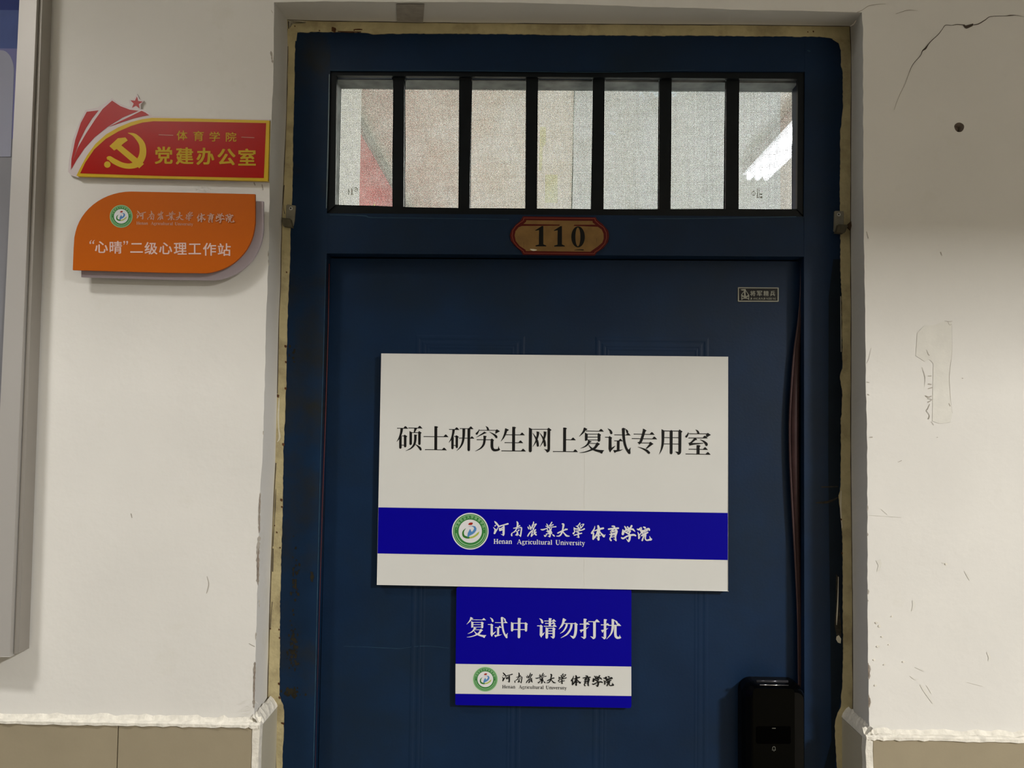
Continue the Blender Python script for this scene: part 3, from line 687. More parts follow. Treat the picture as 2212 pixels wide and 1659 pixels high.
# insect screen
YS = YF + .073
s0, s1 = P(722, 178, YS), P(1722, 462, YS)
wr = MB(); pitch = .00262; t = .00042
x = s0.x
while x < s1.x:
    wr.box((x - t, YS, s1.z), (x + t, YS + .0005, s0.z)); x += pitch * random.uniform(.97, 1.03)
z = s1.z
while z < s0.z:
    wr.box((s0.x, YS + .0004, z - t), (s1.x, YS + .0009, z + t)); z += pitch * random.uniform(.97, 1.03)
tag(wr.build('insect_screen', M['wire'], win), kind='stuff')
# glass panes behind the screen
YG = YS + .022
g0 = MB().prism([(700, 165), (1243, 165), (1236, 470), (700, 470)], YG, .003).build('glass_pane', M['glass'], win)
g1 = MB().prism([(1240, 165), (1686, 165), (1686, 470), (1234, 470)], YG + .004, .003).build('glass_pane', M['glass_blue'], win)
pr = Print(); pr.stroke([(1240.5, 188, 1.2), (1238, 320, 1.4), (1235, 451, 1.2)], 5); pr.build('glass_edge', YG - .0004, mat('green_glass_edge', (.16, .18, .16), .3), win)
# mirrored marks etched on the glass
em = Print(crop(740, 390, 18.43))
for y in (350, 400, 440, 500, 550): em.n(205, y, 285 if y != 440 else 300, y, 16)
em.n(215, 330, 215, 560); em.stroke([(222, 330, 26), (222, 560, 26)], 4, False); em.stroke([(362, 320, 22), (362, 560, 22)], 4, False); em.n(340, 555, 420, 555, 18); em.n(385, 270, 400, 300, 30); em.stroke([(405, 240, 12), (402, 540, 10)], 4, False)
em.disc(520, 360, 88, 70, 30); em.n(470, 290, 570, 290, 14); em.n(490, 350, 560, 350, 14); em.stroke([(470, 420, 14), (560, 300, 12)], 3, False); em.stroke([(470, 480, 12), (580, 490, 12)], 3, False)
em.build('etched_mark', YG - .0006, mat('etched_grey', (.26, .28, .22), .8), g0)
em = Print(crop(1600, 280, 9.214))
em.disc(255, 1270, 42, 30, 24); em.disc(255, 1235, 16, 8, 14); em.disc(258, 1300, 16, 8, 14); em.n(205, 1265, 300, 1265, 8)
em.stroke([(335, 1170, 12), (335, 1360, 22)], 4, False); em.stroke([(365, 1160, 6), (365, 1365, 8)], 4, False); em.n(310, 1355, 365, 1355, 16); em.n(380, 1290, 430, 1290, 26); em.n(385, 1350, 430, 1350, 34)
em.build('etched_mark', YG - .0006, mat('etched_brown', (.24, .21, .17), .8), g1)
tpz = Print(crop(1000, 120, 4.148)); tpz.poly([(690, 640), (745, 635), (745, 780), (715, 830), (705, 1030), (680, 1030)]); tpz.rect(735, 1068, 848, 1322)
tpz.build('tape_strip', YG - .0008, M['tape'], g0)
tz = Print(crop(1000, 120, 4.148))
for p in ([(1580, 370, 10), (1600, 330, 14), (1625, 395, 6)], [(1670, 360, 10), (1690, 320, 16), (1740, 350, 50)], [(1870, 330, 30), (1905, 345, 24), (1880, 370, 10)], [(1320, 690, 20), (1350, 700, 28), (1368, 710, 10)]): tz.stroke(p, 4)
tz.build('water_spot', YG - .0004, M['spot'], g1)

# ------------------------------------------------------------------ things in the room behind
b = empty('banner', (RX0 + .012, 3.2, 2.35), 'red banner on the left wall of the lit room behind the transom', 'banner')
bz1 = RZ - .062
MB().box((RX0 + .0005, .75, bz1 - .75), (RX0 + .012, 5.4, bz1)).build('banner_cloth', M['bannerred'], b)
for i in range(3): MB().box((RX0 + .0122, 2.05 + i * .5, bz1 - .13 - .1 * i), (RX0 + .014, 2.13 + i * .5, bz1 - .06 - .1 * i)).build('banner_print', M['banneryellow'], b)
l = empty('tube_lamp', (ROOM_LAMP[0], ROOM_LAMP[1], RZ), 'bright fluorescent tube lamp on the room ceiling, seen at the right end of the transom', 'lamp')
MB().box((ROOM_LAMP[0] - .09, ROOM_LAMP[1] - .62, RZ - .06), (ROOM_LAMP[0] + .09, ROOM_LAMP[1] + .62, RZ)).build('lamp_housing', M['housing'], l, bevel=.004)
for dx in (-.05, 0, .05): MB().tube([(ROOM_LAMP[0] + dx, ROOM_LAMP[1] - .6, RZ - .078), (ROOM_LAMP[0] + dx, ROOM_LAMP[1] + .6, RZ - .078)], .018, 12).build('lamp_tube', M['tube'], l, smooth=True)
for nm, (lx, ly, lz) in (('right', LAMP_R), ('left', LAMP_L)):
    c = empty('ceiling_lamp', (lx, ly, ZC), 'louvred corridor ceiling lamp on the ' + nm + ' behind the camera', 'lamp')
    MB().box((lx - .22, ly - .28, lz + .02), (lx + .22, ly + .28, ZC)).build('lamp_housing', M['housing'], c, bevel=.004)
    MB().box((lx - .18, ly - .25, lz + .012), (lx + .18, ly + .25, lz + .02)).build('diffuser', M['diffuser'], c)

# ================================================================== LETTERING TABLES
def song(pr, ch):   # main sign glyphs, traced stroke by stroke
    S, H, N, V_, Q = pr.stroke, pr.h, pr.n, pr.vv, pr.poly
    if ch == '硕':
        H(95, 183, 390, 190); S([(220, 190, 70), (205, 300, 60), (160, 430, 44), (85, 545, 5)], 6, False); S([(186, 400, 66), (183, 698, 66)]); N(225, 388, 300, 388); Q([(272, 372), (300, 355), (370, 400), (345, 422), (275, 422)]); S([(310, 400, 68), (310, 662, 66)]); N(215, 635, 280, 635)
        H(395, 175, 770, 183); Q([(553, 180), (632, 180), (572, 292), (538, 292)]); Q([(425, 258), (492, 292), (490, 605), (460, 632), (435, 628), (423, 605)]); N(488, 300, 668, 300); Q([(655, 288), (682, 258), (750, 305), (722, 332), (655, 332)]); S([(690, 310, 68), (688, 600, 64)])
        S([(580, 370, 66), (578, 500, 62), (548, 620, 54), (460, 720, 34), (320, 785, 5)], 6, False); Q([(547, 348), (632, 362), (612, 392), (547, 392)]); S([(575, 610, 8), (640, 655, 36), (700, 710, 62), (722, 750, 56)])
    if ch == '士': H(800, 405, 1460, 412); V_(1125, 130, 1122, 755, 74); H(835, 752, 1415, 762)
    if ch == '研':
        H(1475, 215, 1750, 222); S([(1597, 225, 66), (1582, 330, 58), (1545, 450, 42), (1468, 568, 5)], 6, False); S([(1568, 430, 62), (1566, 712, 62)]); N(1600, 400, 1665, 400); Q([(1640, 392), (1668, 370), (1740, 415), (1712, 440), (1648, 440)]); S([(1682, 410, 66), (1680, 684, 60)]); N(1600, 640, 1660, 640)
        H(1760, 192, 2125, 200); S([(1868, 205, 72), (1862, 400, 64), (1835, 560, 56), (1770, 690, 36), (1675, 785, 5)], 6, False); H(1740, 445, 2145, 453, ser=.85); S([(2003, 215, 72), (1998, 760, 68)])
    if ch == '究':
        S([(360, 130, 8), (405, 175, 44), (422, 225, 52)]); S([(185, 215, 10), (165, 270, 30), (120, 330, 58)]); N(188, 240, 645, 240); Q([(622, 240), (655, 212), (740, 265), (612, 336)])
        S([(340, 296, 50), (250, 348, 34), (105, 430, 5)], 6, False); Q([(300, 290), (318, 276), (390, 305), (345, 325)]); S([(450, 280, 6), (560, 340, 36), (628, 395, 62), (643, 425, 56)])
        N(120, 488, 500, 492, 19); S([(332, 392, 66), (330, 490, 62), (302, 620, 56), (220, 720, 36), (75, 798, 5)], 6, False); Q([(298, 380), (388, 395), (368, 425), (298, 425)]); Q([(490, 482), (520, 456), (582, 500), (562, 525), (490, 525)])
        S([(528, 500, 72), (527, 680, 72), (570, 758, 66), (650, 766, 58), (708, 750, 52)]); Q([(682, 730), (705, 652), (712, 700), (742, 752), (700, 785)])
    if ch == '生':
        S([(908, 205, 68), (882, 310, 58), (832, 430, 38), (760, 535, 5)], 6, False); Q([(873, 185), (900, 190), (980, 228), (935, 262), (880, 240)]); H(900, 355, 1398, 363); V_(1103, 145, 1098, 785, 76); H(860, 565, 1355, 572); H(775, 785, 1425, 792, 20)
    if ch == '网':
        Q([(1508, 165), (1588, 205), (1583, 795), (1560, 820), (1525, 822), (1503, 800)]); N(1585, 212, 2010, 212); Q([(1990, 208), (2028, 170), (2108, 228), (2070, 262)]); Q([(2000, 210), (2072, 210), (2068, 740), (2050, 800), (2000, 760)]); Q([(1910, 740), (1995, 750), (2066, 710), (2058, 780), (2030, 815), (1995, 830), (1975, 818), (1960, 785)])
        for d in (0, 190):
            S([(1603 + d, 305, 6), (1665 + d, 400, 30), (1725 + d, 520, 56), (1742 + d, 645, 60)]); S([(1745 + d, 280, 70), (1738 + d, 380, 58), (1690 + d, 540, 34), (1605 + d, 680, 5)], 6, False); Q([(1708 + d, 268), (1785 + d, 280), (1770 + d, 305), (1708 + d, 300)])
    if ch == '上': V_(367, 105, 363, 745, 76); H(400, 428, 662, 434); H(55, 740, 720, 748)
    if ch == '复':
        S([(905, 125, 66), (870, 215, 52), (750, 347, 6)], 6, False); Q([(880, 105), (905, 110), (975, 148), (930, 185), (880, 150)]); H(930, 195, 1405, 203); Q([(903, 238), (980, 275), (973, 430), (945, 455), (905, 455)])
        for y in (280, 358, 435): N(970, y, 1252, y)
        Q([(1242, 272), (1265, 252), (1335, 298), (1315, 325), (1242, 325)]); Q([(1243, 290), (1316, 290), (1314, 450), (1295, 478), (1255, 478), (1243, 460)])
        S([(1022, 455, 56), (985, 540, 50), (900, 612, 32), (780, 660, 5)], 6, False); Q([(985, 440), (1085, 472), (1045, 505), (990, 480)]); N(1010, 525, 1212, 528)
        S([(1245, 530, 78), (1170, 640, 62), (1040, 710, 40), (900, 755, 26), (755, 775, 8)], 6, False); Q([(1190, 530), (1235, 497), (1305, 540), (1262, 580)]); S([(992, 545, 6), (1065, 645, 40), (1170, 700, 54), (1290, 732, 66), (1370, 745, 78)], 6, False); Q([(1330, 702), (1420, 706), (1385, 745), (1360, 798), (1310, 785)])
    if ch == '试':
        S([(1515, 132, 6), (1580, 190, 52), (1605, 250, 64)]); N(1440, 362, 1560, 362, 19); Q([(1530, 362), (1555, 330), (1628, 375), (1610, 405), (1538, 405)]); Q([(1538, 370), (1610, 370), (1612, 640), (1625, 632), (1720, 580), (1690, 625), (1600, 720), (1580, 762), (1560, 745), (1533, 680)])
        H(1685, 297, 2118, 306, ser=.95); S([(1985, 150, 14), (2020, 195, 52), (2032, 235, 48)]); S([(1925, 150, 78), (1930, 300, 70), (1955, 500, 64), (2000, 650, 60), (2060, 750, 60), (2090, 790, 40)]); Q([(1885, 127), (1975, 127), (1985, 150), (1885, 165)]); Q([(2020, 660), (2060, 692), (2085, 672), (2125, 628), (2108, 700), (2115, 790), (2095, 812), (2050, 795)])
        H(1685, 455, 1912, 460, ser=.9); S([(1792, 465, 70), (1788, 710, 70)], 4, False); Q([(1660, 705), (1780, 702), (1925, 682), (1850, 722), (1730, 755), (1700, 780), (1680, 755)])
    if ch == '专':
        H(110, 278, 665, 288); H(60, 398, 730, 408); S([(395, 175, 74), (350, 330, 68), (300, 470, 66), (262, 520, 58)], 6, False); Q([(355, 135), (385, 142), (455, 188), (420, 215), (355, 190)]); Q([(212, 495), (290, 470), (300, 520), (262, 555)]); N(270, 515, 540, 515, 18)
        Q([(518, 510), (552, 482), (637, 540), (600, 565), (455, 672), (430, 660), (525, 545)]); S([(220, 618, 6), (340, 660, 30), (450, 715, 58), (515, 775, 64)])
    if ch == '用':
        S([(888, 200, 74), (885, 480, 64), (855, 660, 44), (790, 815, 5)], 6, False); Q([(850, 148), (928, 190), (925, 240), (852, 240)]); N(925, 195, 1310, 198, 20); S([(1107, 210, 76), (1105, 780, 70)]); Q([(1295, 195), (1325, 156), (1407, 210), (1378, 240)])
        Q([(1300, 200), (1377, 200), (1372, 740), (1350, 800), (1300, 760)]); Q([(1210, 740), (1298, 750), (1370, 710), (1365, 780), (1335, 815), (1300, 830), (1278, 815), (1262, 785)]); N(920, 370, 1310, 372); N(915, 538, 1310, 542)
    if ch == '室':
        S([(1757, 162, 8), (1808, 205, 42), (1828, 255, 54)]); S([(1563, 235, 10), (1545, 290, 36), (1508, 345, 58)]); N(1568, 270, 2050, 272, 18); Q([(2035, 270), (2075, 246), (2160, 300), (2050, 365), (2035, 330)]); H(1565, 380, 2072, 384)
        S([(1750, 400, 66), (1665, 480, 44), (1595, 535, 40)], 5, False); Q([(1725, 385), (1765, 385), (1798, 435), (1745, 440)]); Q([(1568, 508), (1610, 502), (1680, 515), (1960, 515), (1960, 530), (1700, 562), (1592, 585)]); S([(1870, 425, 6), (1965, 470, 40), (2035, 535, 68), (2045, 568, 60)])
        V_(1822, 570, 1820, 818, 78); H(1570, 678, 2078, 688); H(1490, 805, 2152, 818)
    if ch == '中':
        V_(1492, 120, 1488, 630, 68); S([(1487, 600, 66), (1486, 630, 66)]); Q([(1275, 228), (1342, 258), (1338, 450), (1315, 480), (1290, 480), (1273, 455)]); N(1338, 262, 1650, 262, 22); N(1338, 430, 1645, 430, 22); Q([(1640, 258), (1660, 235), (1722, 280), (1705, 305), (1642, 305)]); S([(1675, 280, 66), (1673, 455, 60)])
    if ch == '请':
        S([(115, 122, 6), (168, 168, 46), (188, 222, 54)]); N(60, 305, 170, 308, 20); Q([(125, 302), (150, 275), (203, 318), (190, 340), (128, 340)]); Q([(128, 310), (192, 310), (190, 500), (250, 455), (220, 520), (180, 560), (165, 592), (150, 580), (122, 530)])
        H(235, 185, 525, 192, 19, .8); V_(375, 115, 372, 312, 58); H(255, 245, 512, 250, 19, .75); H(225, 314, 542, 320, 19, .85); Q([(268, 340), (332, 362), (328, 590), (310, 618), (280, 618), (265, 595)])
        for y in (365, 430, 492): N(325, y, 440, y, 20)
        Q([(435, 362), (458, 335), (512, 378), (495, 400), (437, 400)]); Q([(437, 370), (497, 370), (494, 570), (478, 605), (450, 620), (437, 560)]); Q([(385, 560), (430, 565), (494, 545), (485, 598), (450, 622), (425, 600)])
    if ch == '勿':
        S([(718, 145, 66), (690, 250, 52), (650, 320, 40), (592, 388, 10)], 6, False); Q([(690, 118), (715, 122), (778, 160), (735, 195), (690, 160)]); N(712, 247, 1005, 250, 20); Q([(970, 248), (990, 218), (1060, 270), (1038, 300)]); S([(1010, 262, 64), (1008, 400, 64), (990, 520, 62), (955, 590, 46)], 6, False)
        Q([(862, 540), (940, 560), (1018, 500), (1000, 580), (970, 612), (940, 622), (915, 600)]); S([(790, 262, 48), (762, 350, 44), (700, 440, 30), (625, 490, 8)], 6, False); S([(905, 262, 56), (880, 380, 50), (790, 510, 40), (640, 602, 8)], 6, False)
    if ch == '打':
        H(1103, 262, 1352, 268, 20, .85); V_(1230, 130, 1228, 570, 62); Q([(1125, 568), (1198, 575), (1260, 545), (1255, 598), (1230, 620), (1200, 630), (1178, 605)]); Q([(1102, 405), (1150, 395), (1230, 380), (1330, 328), (1270, 385), (1200, 425), (1160, 440), (1137, 475)])
        H(1312, 200, 1597, 208, 20); S([(1465, 215, 66), (1465, 570, 64)], 4, False); Q([(1360, 560), (1430, 575), (1497, 545), (1490, 600), (1465, 622), (1430, 632), (1405, 605)])
    if ch == '扰':
        H(1622, 280, 1840, 286, 20, .75); V_(1725, 140, 1722, 570, 60); Q([(1632, 572), (1692, 580), (1752, 548), (1750, 600), (1725, 628), (1698, 636), (1672, 608)]); Q([(1625, 410), (1665, 402), (1730, 388), (1810, 355), (1760, 400), (1690, 432), (1662, 478)])
        H(1800, 292, 2118, 298, 20, .9); S([(1916, 165, 62), (1912, 350, 58), (1870, 500, 38), (1760, 632, 6)], 6, False); Q([(1885, 138), (1925, 140), (1965, 165), (1945, 195), (1885, 190)]); S([(1978, 305, 60), (1978, 520, 62), (2010, 590, 58), (2060, 598, 50), (2095, 590, 44)]); Q([(2070, 575), (2085, 522), (2095, 560), (2120, 600), (2085, 620)]); S([(1958, 170, 10), (2000, 205, 42), (2020, 242, 48)])

BR_G = {  # brush script, first half (crop 1060,1115 x20.11), second (1160,1115), third (1270,1125 x15.255)
 'G': [[(160, 215, 20), (225, 290, 80), (310, 390, 75), (350, 440, 60)], [(345, 455, 66), (470, 410, 56), (600, 372, 56), (745, 332, 72)], [(110, 478, 12), (175, 555, 56), (225, 610, 66)], [(165, 740, 84), (225, 650, 60), (285, 560, 46), (320, 460, 18)], [(180, 430, 44), (215, 400, 36)], [(190, 560, 40), (170, 700, 60)], [(375, 530, 50), (395, 615, 66)], [(385, 560, 52), (480, 520, 56), (570, 445, 50)], [(390, 625, 56), (510, 585, 62)], [(572, 440, 66), (562, 600, 88), (558, 760, 88), (555, 830, 54)], [(555, 835, 46), (440, 775, 8)],
       [(1140, 240, 46), (1172, 320, 80), (1152, 450, 60), (1110, 570, 46), (1040, 670, 56), (945, 720, 24)], [(990, 525, 34), (1120, 500, 52), (1260, 412, 58)], [(925, 735, 40), (905, 800, 62), (915, 850, 54)], [(1150, 555, 12), (1250, 505, 36), (1335, 505, 56), (1325, 650, 60), (1305, 800, 60), (1295, 880, 46)], [(1295, 870, 44), (1190, 790, 18)], [(1235, 600, 50), (1190, 635, 52)], [(1110, 650, 30), (1160, 700, 60), (1155, 780, 90), (1145, 845, 36)], [(1085, 820, 44), (1180, 770, 36)],
       [(1862, 250, 42), (1852, 330, 52), (1800, 420, 42), (1790, 500, 36)], [(1970, 345, 62), (1925, 420, 50), (1870, 510, 50), (1835, 590, 36)], [(1780, 520, 36), (1870, 390, 26), (1960, 340, 44)], [(1680, 390, 26), (1710, 460, 52), (1740, 570, 62)], [(1620, 475, 50), (1655, 550, 54)], [(1740, 480, 26), (1880, 550, 30)], [(1835, 600, 36), (1720, 700, 60), (1650, 790, 56), (1610, 865, 54)], [(1820, 665, 46), (1785, 780, 56), (1765, 870, 62)], [(1765, 870, 50), (1870, 775, 26)], [(1945, 590, 62), (1895, 670, 60), (1910, 750, 72), (1975, 815, 62)], [(1965, 700, 60), (1900, 715, 36)], [(1870, 600, 30), (1900, 640, 50)]],
 'H': [[(642, 265, 52), (595, 350, 50), (525, 430, 36)], [(415, 335, 30), (455, 390, 50), (480, 480, 42)], [(700, 372, 50), (580, 430, 36)], [(390, 432, 42), (470, 470, 40), (560, 550, 46), (552, 680, 90), (570, 800, 72), (555, 890, 60)], [(550, 895, 50), (465, 855, 10)], [(165, 575, 30), (250, 590, 66), (400, 540, 40), (520, 485, 36), (650, 475, 36), (820, 455, 52)], [(430, 530, 40), (475, 630, 46), (540, 700, 60)], [(630, 530, 42), (600, 620, 44), (640, 735, 50), (580, 750, 40)], [(415, 650, 30), (490, 700, 40)], [(400, 780, 42), (520, 755, 50), (640, 740, 40)], [(315, 825, 30), (350, 865, 74), (400, 830, 44), (405, 780, 14)], [(665, 785, 24), (720, 835, 66), (760, 870, 40)],
       [(1095, 335, 50), (1150, 370, 88), (1125, 540, 68), (1095, 670, 70), (1040, 790, 66), (960, 860, 56), (845, 865, 28)], [(905, 735, 60), (1050, 665, 64), (1200, 600, 58), (1310, 570, 60)], [(1225, 560, 40), (1290, 565, 50)], [(1105, 655, 50), (1200, 765, 56), (1285, 850, 80), (1405, 868, 36)],
       [(1865, 305, 54), (1820, 370, 46), (1740, 450, 40)], [(1695, 430, 24), (1770, 455, 60), (1870, 580, 36)], [(2025, 350, 52), (1960, 355, 26), (1850, 400, 16)], [(2030, 360, 46), (1975, 440, 44), (1905, 520, 46)], [(1880, 395, 36), (1895, 500, 50)], [(1600, 490, 22), (1655, 550, 62), (1760, 560, 50), (1860, 590, 40)], [(2055, 552, 62), (1930, 610, 50), (1680, 650, 36)], [(1740, 560, 30), (1800, 510, 30)], [(1592, 530, 18), (1620, 610, 42), (1635, 680, 44), (1580, 750, 80)], [(1725, 695, 40), (1820, 705, 46), (1770, 780, 46)], [(1615, 830, 44), (1750, 790, 50), (1940, 740, 52)], [(1795, 730, 40), (1790, 830, 62), (1815, 920, 62)], [(1815, 925, 40), (1715, 910, 10)]],
 'I': [[(228, 175, 16), (210, 260, 40), (155, 360, 60), (130, 405, 70)], [(188, 400, 40), (178, 500, 58), (175, 600, 60)], [(335, 170, 62), (362, 280, 86), (350, 450, 68), (352, 620, 66)], [(340, 640, 30), (285, 555, 8)], [(200, 340, 18), (350, 285, 56), (505, 245, 60)], [(325, 330, 50), (290, 440, 48), (215, 555, 60)], [(370, 330, 26), (445, 430, 50), (525, 510, 80)], [(530, 510, 50), (578, 445, 6)], [(280, 495, 36), (410, 482, 42)],
       [(795, 178, 40), (870, 190, 60), (862, 250, 50)], [(680, 275, 50), (830, 258, 56), (1000, 243, 58)], [(850, 270, 50), (745, 370, 46), (800, 360, 46), (930, 320, 50)], [(905, 280, 40), (950, 340, 66), (920, 430, 76), (905, 540, 56), (925, 650, 44)], [(925, 655, 30), (840, 590, 8)], [(775, 420, 56), (760, 520, 48), (725, 590, 44), (760, 645, 58)], [(715, 452, 30), (930, 400, 56)], [(780, 480, 26), (890, 455, 28)], [(775, 540, 26), (895, 515, 28)],
       [(1210, 185, 36), (1255, 255, 60), (1280, 310, 50)], [(1305, 200, 46), (1345, 255, 50)], [(1440, 168, 62), (1400, 235, 58), (1330, 300, 60)], [(1150, 295, 36), (1160, 370, 80), (1150, 435, 84)], [(1165, 350, 40), (1300, 290, 48), (1460, 275, 56), (1500, 300, 56), (1550, 352, 22)], [(1215, 360, 46), (1285, 400, 46), (1345, 440, 46)], [(1270, 365, 28), (1400, 335, 46), (1345, 425, 46), (1385, 470, 60), (1370, 600, 72), (1340, 670, 68)], [(1325, 670, 40), (1255, 580, 6)], [(1110, 560, 48), (1165, 580, 60), (1300, 505, 50), (1490, 462, 66), (1570, 490, 50)],
       [(1625, 275, 34), (1680, 290, 60), (1755, 232, 58), (1740, 320, 56), (1760, 360, 40)], [(1640, 375, 20), (1675, 460, 50), (1680, 580, 50)], [(1685, 580, 36), (1732, 510, 8)], [(1770, 380, 36), (1700, 470, 30)], [(1835, 205, 40), (1880, 230, 66)], [(1795, 320, 46), (1795, 400, 62)], [(1790, 355, 46), (1900, 290, 40), (2000, 262, 56), (2025, 310, 50)], [(1850, 370, 46), (1965, 312, 40)], [(1770, 490, 50), (1870, 430, 60), (1970, 385, 50)], [(1855, 450, 46), (1820, 560, 46), (1790, 645, 54)], [(1900, 465, 60), (1888, 580, 46), (1935, 640, 44), (2030, 625, 60), (2085, 610, 66)], [(2070, 620, 70), (2030, 500, 8)]]}
def brush(mapT, ww=1.0):
    pr = Print(mapT)
    for key, (ox, oy, s) in (('G', (1060, 1115, 20.11)), ('H', (1160, 1115, 20.11)), ('I', (1270, 1125, 15.255))):
        for st_ in BR_G[key]:
            pr.stroke([(ox + x / s - 1065, oy + y / s - 1125, w / s * ww) for x, y, w in st_], 4)
            x, y, w = st_[0][0], st_[0][1], st_[0][2]
            x2, y2, w2 = st_[-1]
            for X_, Y_, W_ in ((x, y, w), (x2, y2, w2)):
                r = W_ / s * ww / 2 * .95
                if r > .5: pr.disc(ox + X_ / s - 1065, oy + Y_ / s - 1125, r, None, 10)
    return pr
SER = {  # small serif capitals and lowercase, unit = cap height, y up
 'H': (1.05, [[(.22, 0, .2), (.22, 1, .2)], [(.8, 0, .2), (.8, 1, .2)], [(.2, .5, .09), (.8, .5, .09)], [(.04, .97, .07), (.4, .97, .07)], [(.04, .03, .07), (.4, .03, .07)], [(.62, .97, .07), (.98, .97, .07)], [(.62, .03, .07), (.98, .03, .07)]]),
 'e': (.62, [[(.14, .38, .06), (.5, .4, .06), (.48, .6, .12), (.3, .68, .08), (.13, .5, .17), (.14, .2, .17), (.32, .04, .12), (.52, .16, .04)]]),
 'n': (.78, [[(.17, 0, .17), (.17, .68, .17)], [(.2, .52, .06), (.4, .68, .12), (.58, .56, .17), (.59, 0, .17)], [(.02, .64, .06), (.2, .64, .06)], [(.03, .03, .06), (.32, .03, .06)], [(.45, .03, .06), (.74, .03, .06)]]),
 'a': (.68, [[(.12, .55, .13), (.28, .68, .09), (.46, .56, .17), (.46, .12, .17), (.62, .03, .07)], [(.46, .4, .07), (.2, .3, .12), (.14, .12, .15), (.28, .04, .09), (.46, .14, .05)]]),
 'A': (.98, [[(.1, .02, .05), (.46, 1, .07)], [(.46, 1, .12), (.82, 0, .22)], [(.24, .34, .07), (.66, .34, .07)], [(0, .03, .06), (.28, .03, .06)], [(.6, .03, .06), (.98, .03, .06)]]),
 'g': (.68, [[(.44, .5, .14), (.28, .67, .08), (.13, .48, .15), (.28, .29, .07), (.44, .48, .14)], [(.25, .3, .05), (.12, .2, .09), (.2, .1, .1), (.5, .04, .13), (.54, -.12, .1), (.3, -.25, .08), (.08, -.16, .1), (.16, .0, .06)], [(.45, .62, .08), (.62, .62, .09)]]),
 'r': (.58, [[(.17, 0, .17), (.17, .68, .17)], [(.2, .48, .06), (.36, .66, .1), (.5, .58, .15)], [(.02, .64, .06), (.2, .64, .06)], [(.03, .03, .06), (.36, .03, .06)]]),
 'i': (.38, [[(.19, 0, .17), (.19, .68, .17)], [(.19, .9, .17), (.19, .94, .17)], [(.04, .64, .06), (.2, .64, .06)], [(.04, .03, .06), (.34, .03, .06)]]),
 'c': (.6, [[(.5, .52, .13), (.32, .68, .08), (.14, .5, .17), (.14, .2, .17), (.32, .04, .12), (.52, .16, .04)]]),
 'u': (.78, [[(.17, .68, .17), (.17, .16, .17), (.34, .03, .12), (.56, .16, .05)], [(.58, .68, .17), (.58, .03, .17)], [(.02, .64, .06), (.2, .64, .06)], [(.42, .64, .06), (.6, .64, .06)], [(.58, .05, .06), (.74, .05, .06)]]),
 'l': (.38, [[(.19, 0, .17), (.19, 1, .17)], [(.04, .96, .06), (.2, .96, .06)], [(.04, .03, .06), (.34, .03, .06)]]),
 't': (.46, [[(.2, .88, .06), (.2, .2, .16), (.3, .04, .1), (.44, .1, .04)], [(.04, .64, .07), (.42, .64, .07)]]),
 'U': (1.0, [[(.2, 1, .2), (.2, .3, .2), (.36, .04, .14), (.6, .04, .1), (.77, .26, .07), (.78, 1, .07)], [(.02, .97, .06), (.4, .97, .06)], [(.62, .97, .06), (.94, .97, .06)]]),
 'v': (.7, [[(.14, .66, .17), (.36, .04, .14)], [(.36, .04, .06), (.56, .66, .06)], [(.0, .65, .06), (.3, .65, .06)], [(.44, .65, .06), (.68, .65, .06)]]),
 's': (.52, [[(.42, .54, .06), (.26, .67, .09), (.12, .52, .13), (.26, .36, .15), (.42, .2, .14), (.26, .04, .1), (.08, .18, .06)]]),
 'y': (.7, [[(.14, .66, .17), (.37, .06, .13)], [(.56, .66, .06), (.34, -.06, .07), (.22, -.24, .1), (.1, -.2, .13)], [(.0, .65, .06), (.3, .65, .06)], [(.44, .65, .06), (.68, .65, .06)]])}
def serif(pr, word, x1, x2, y1, y2, cap):
    tot = sum(SER[c][0] for c in word); x = 0
    for c in word:
        w, sts = SER[c]
        for s_ in sts:
            pr.stroke([(x1 + (x + a) / tot * (x2 - x1), y1 + (y2 - y1) * (x + a) / tot - b * cap, ww * cap * 1.05) for a, b, ww in s_], 3, False)
        x += w
def university(pr, ox, oy, s):
    f = lambda X, Y: (ox + (X - 1065) * s, oy + (Y - 1125) * s)
    for wd, a, b, ya, yb in (('Henan', 1066, 1106.5, 1174.6, 1174.9), ('Agricultural', 1116.8, 1193.2, 1175.2, 1176.6), ('University', 1200, 1264, 1176.8, 1178.2)):
        x1, y1 = f(a, ya); x2, y2 = f(b, yb); serif(pr, wd, x1, x2, y1, y2, 10.3 * s)
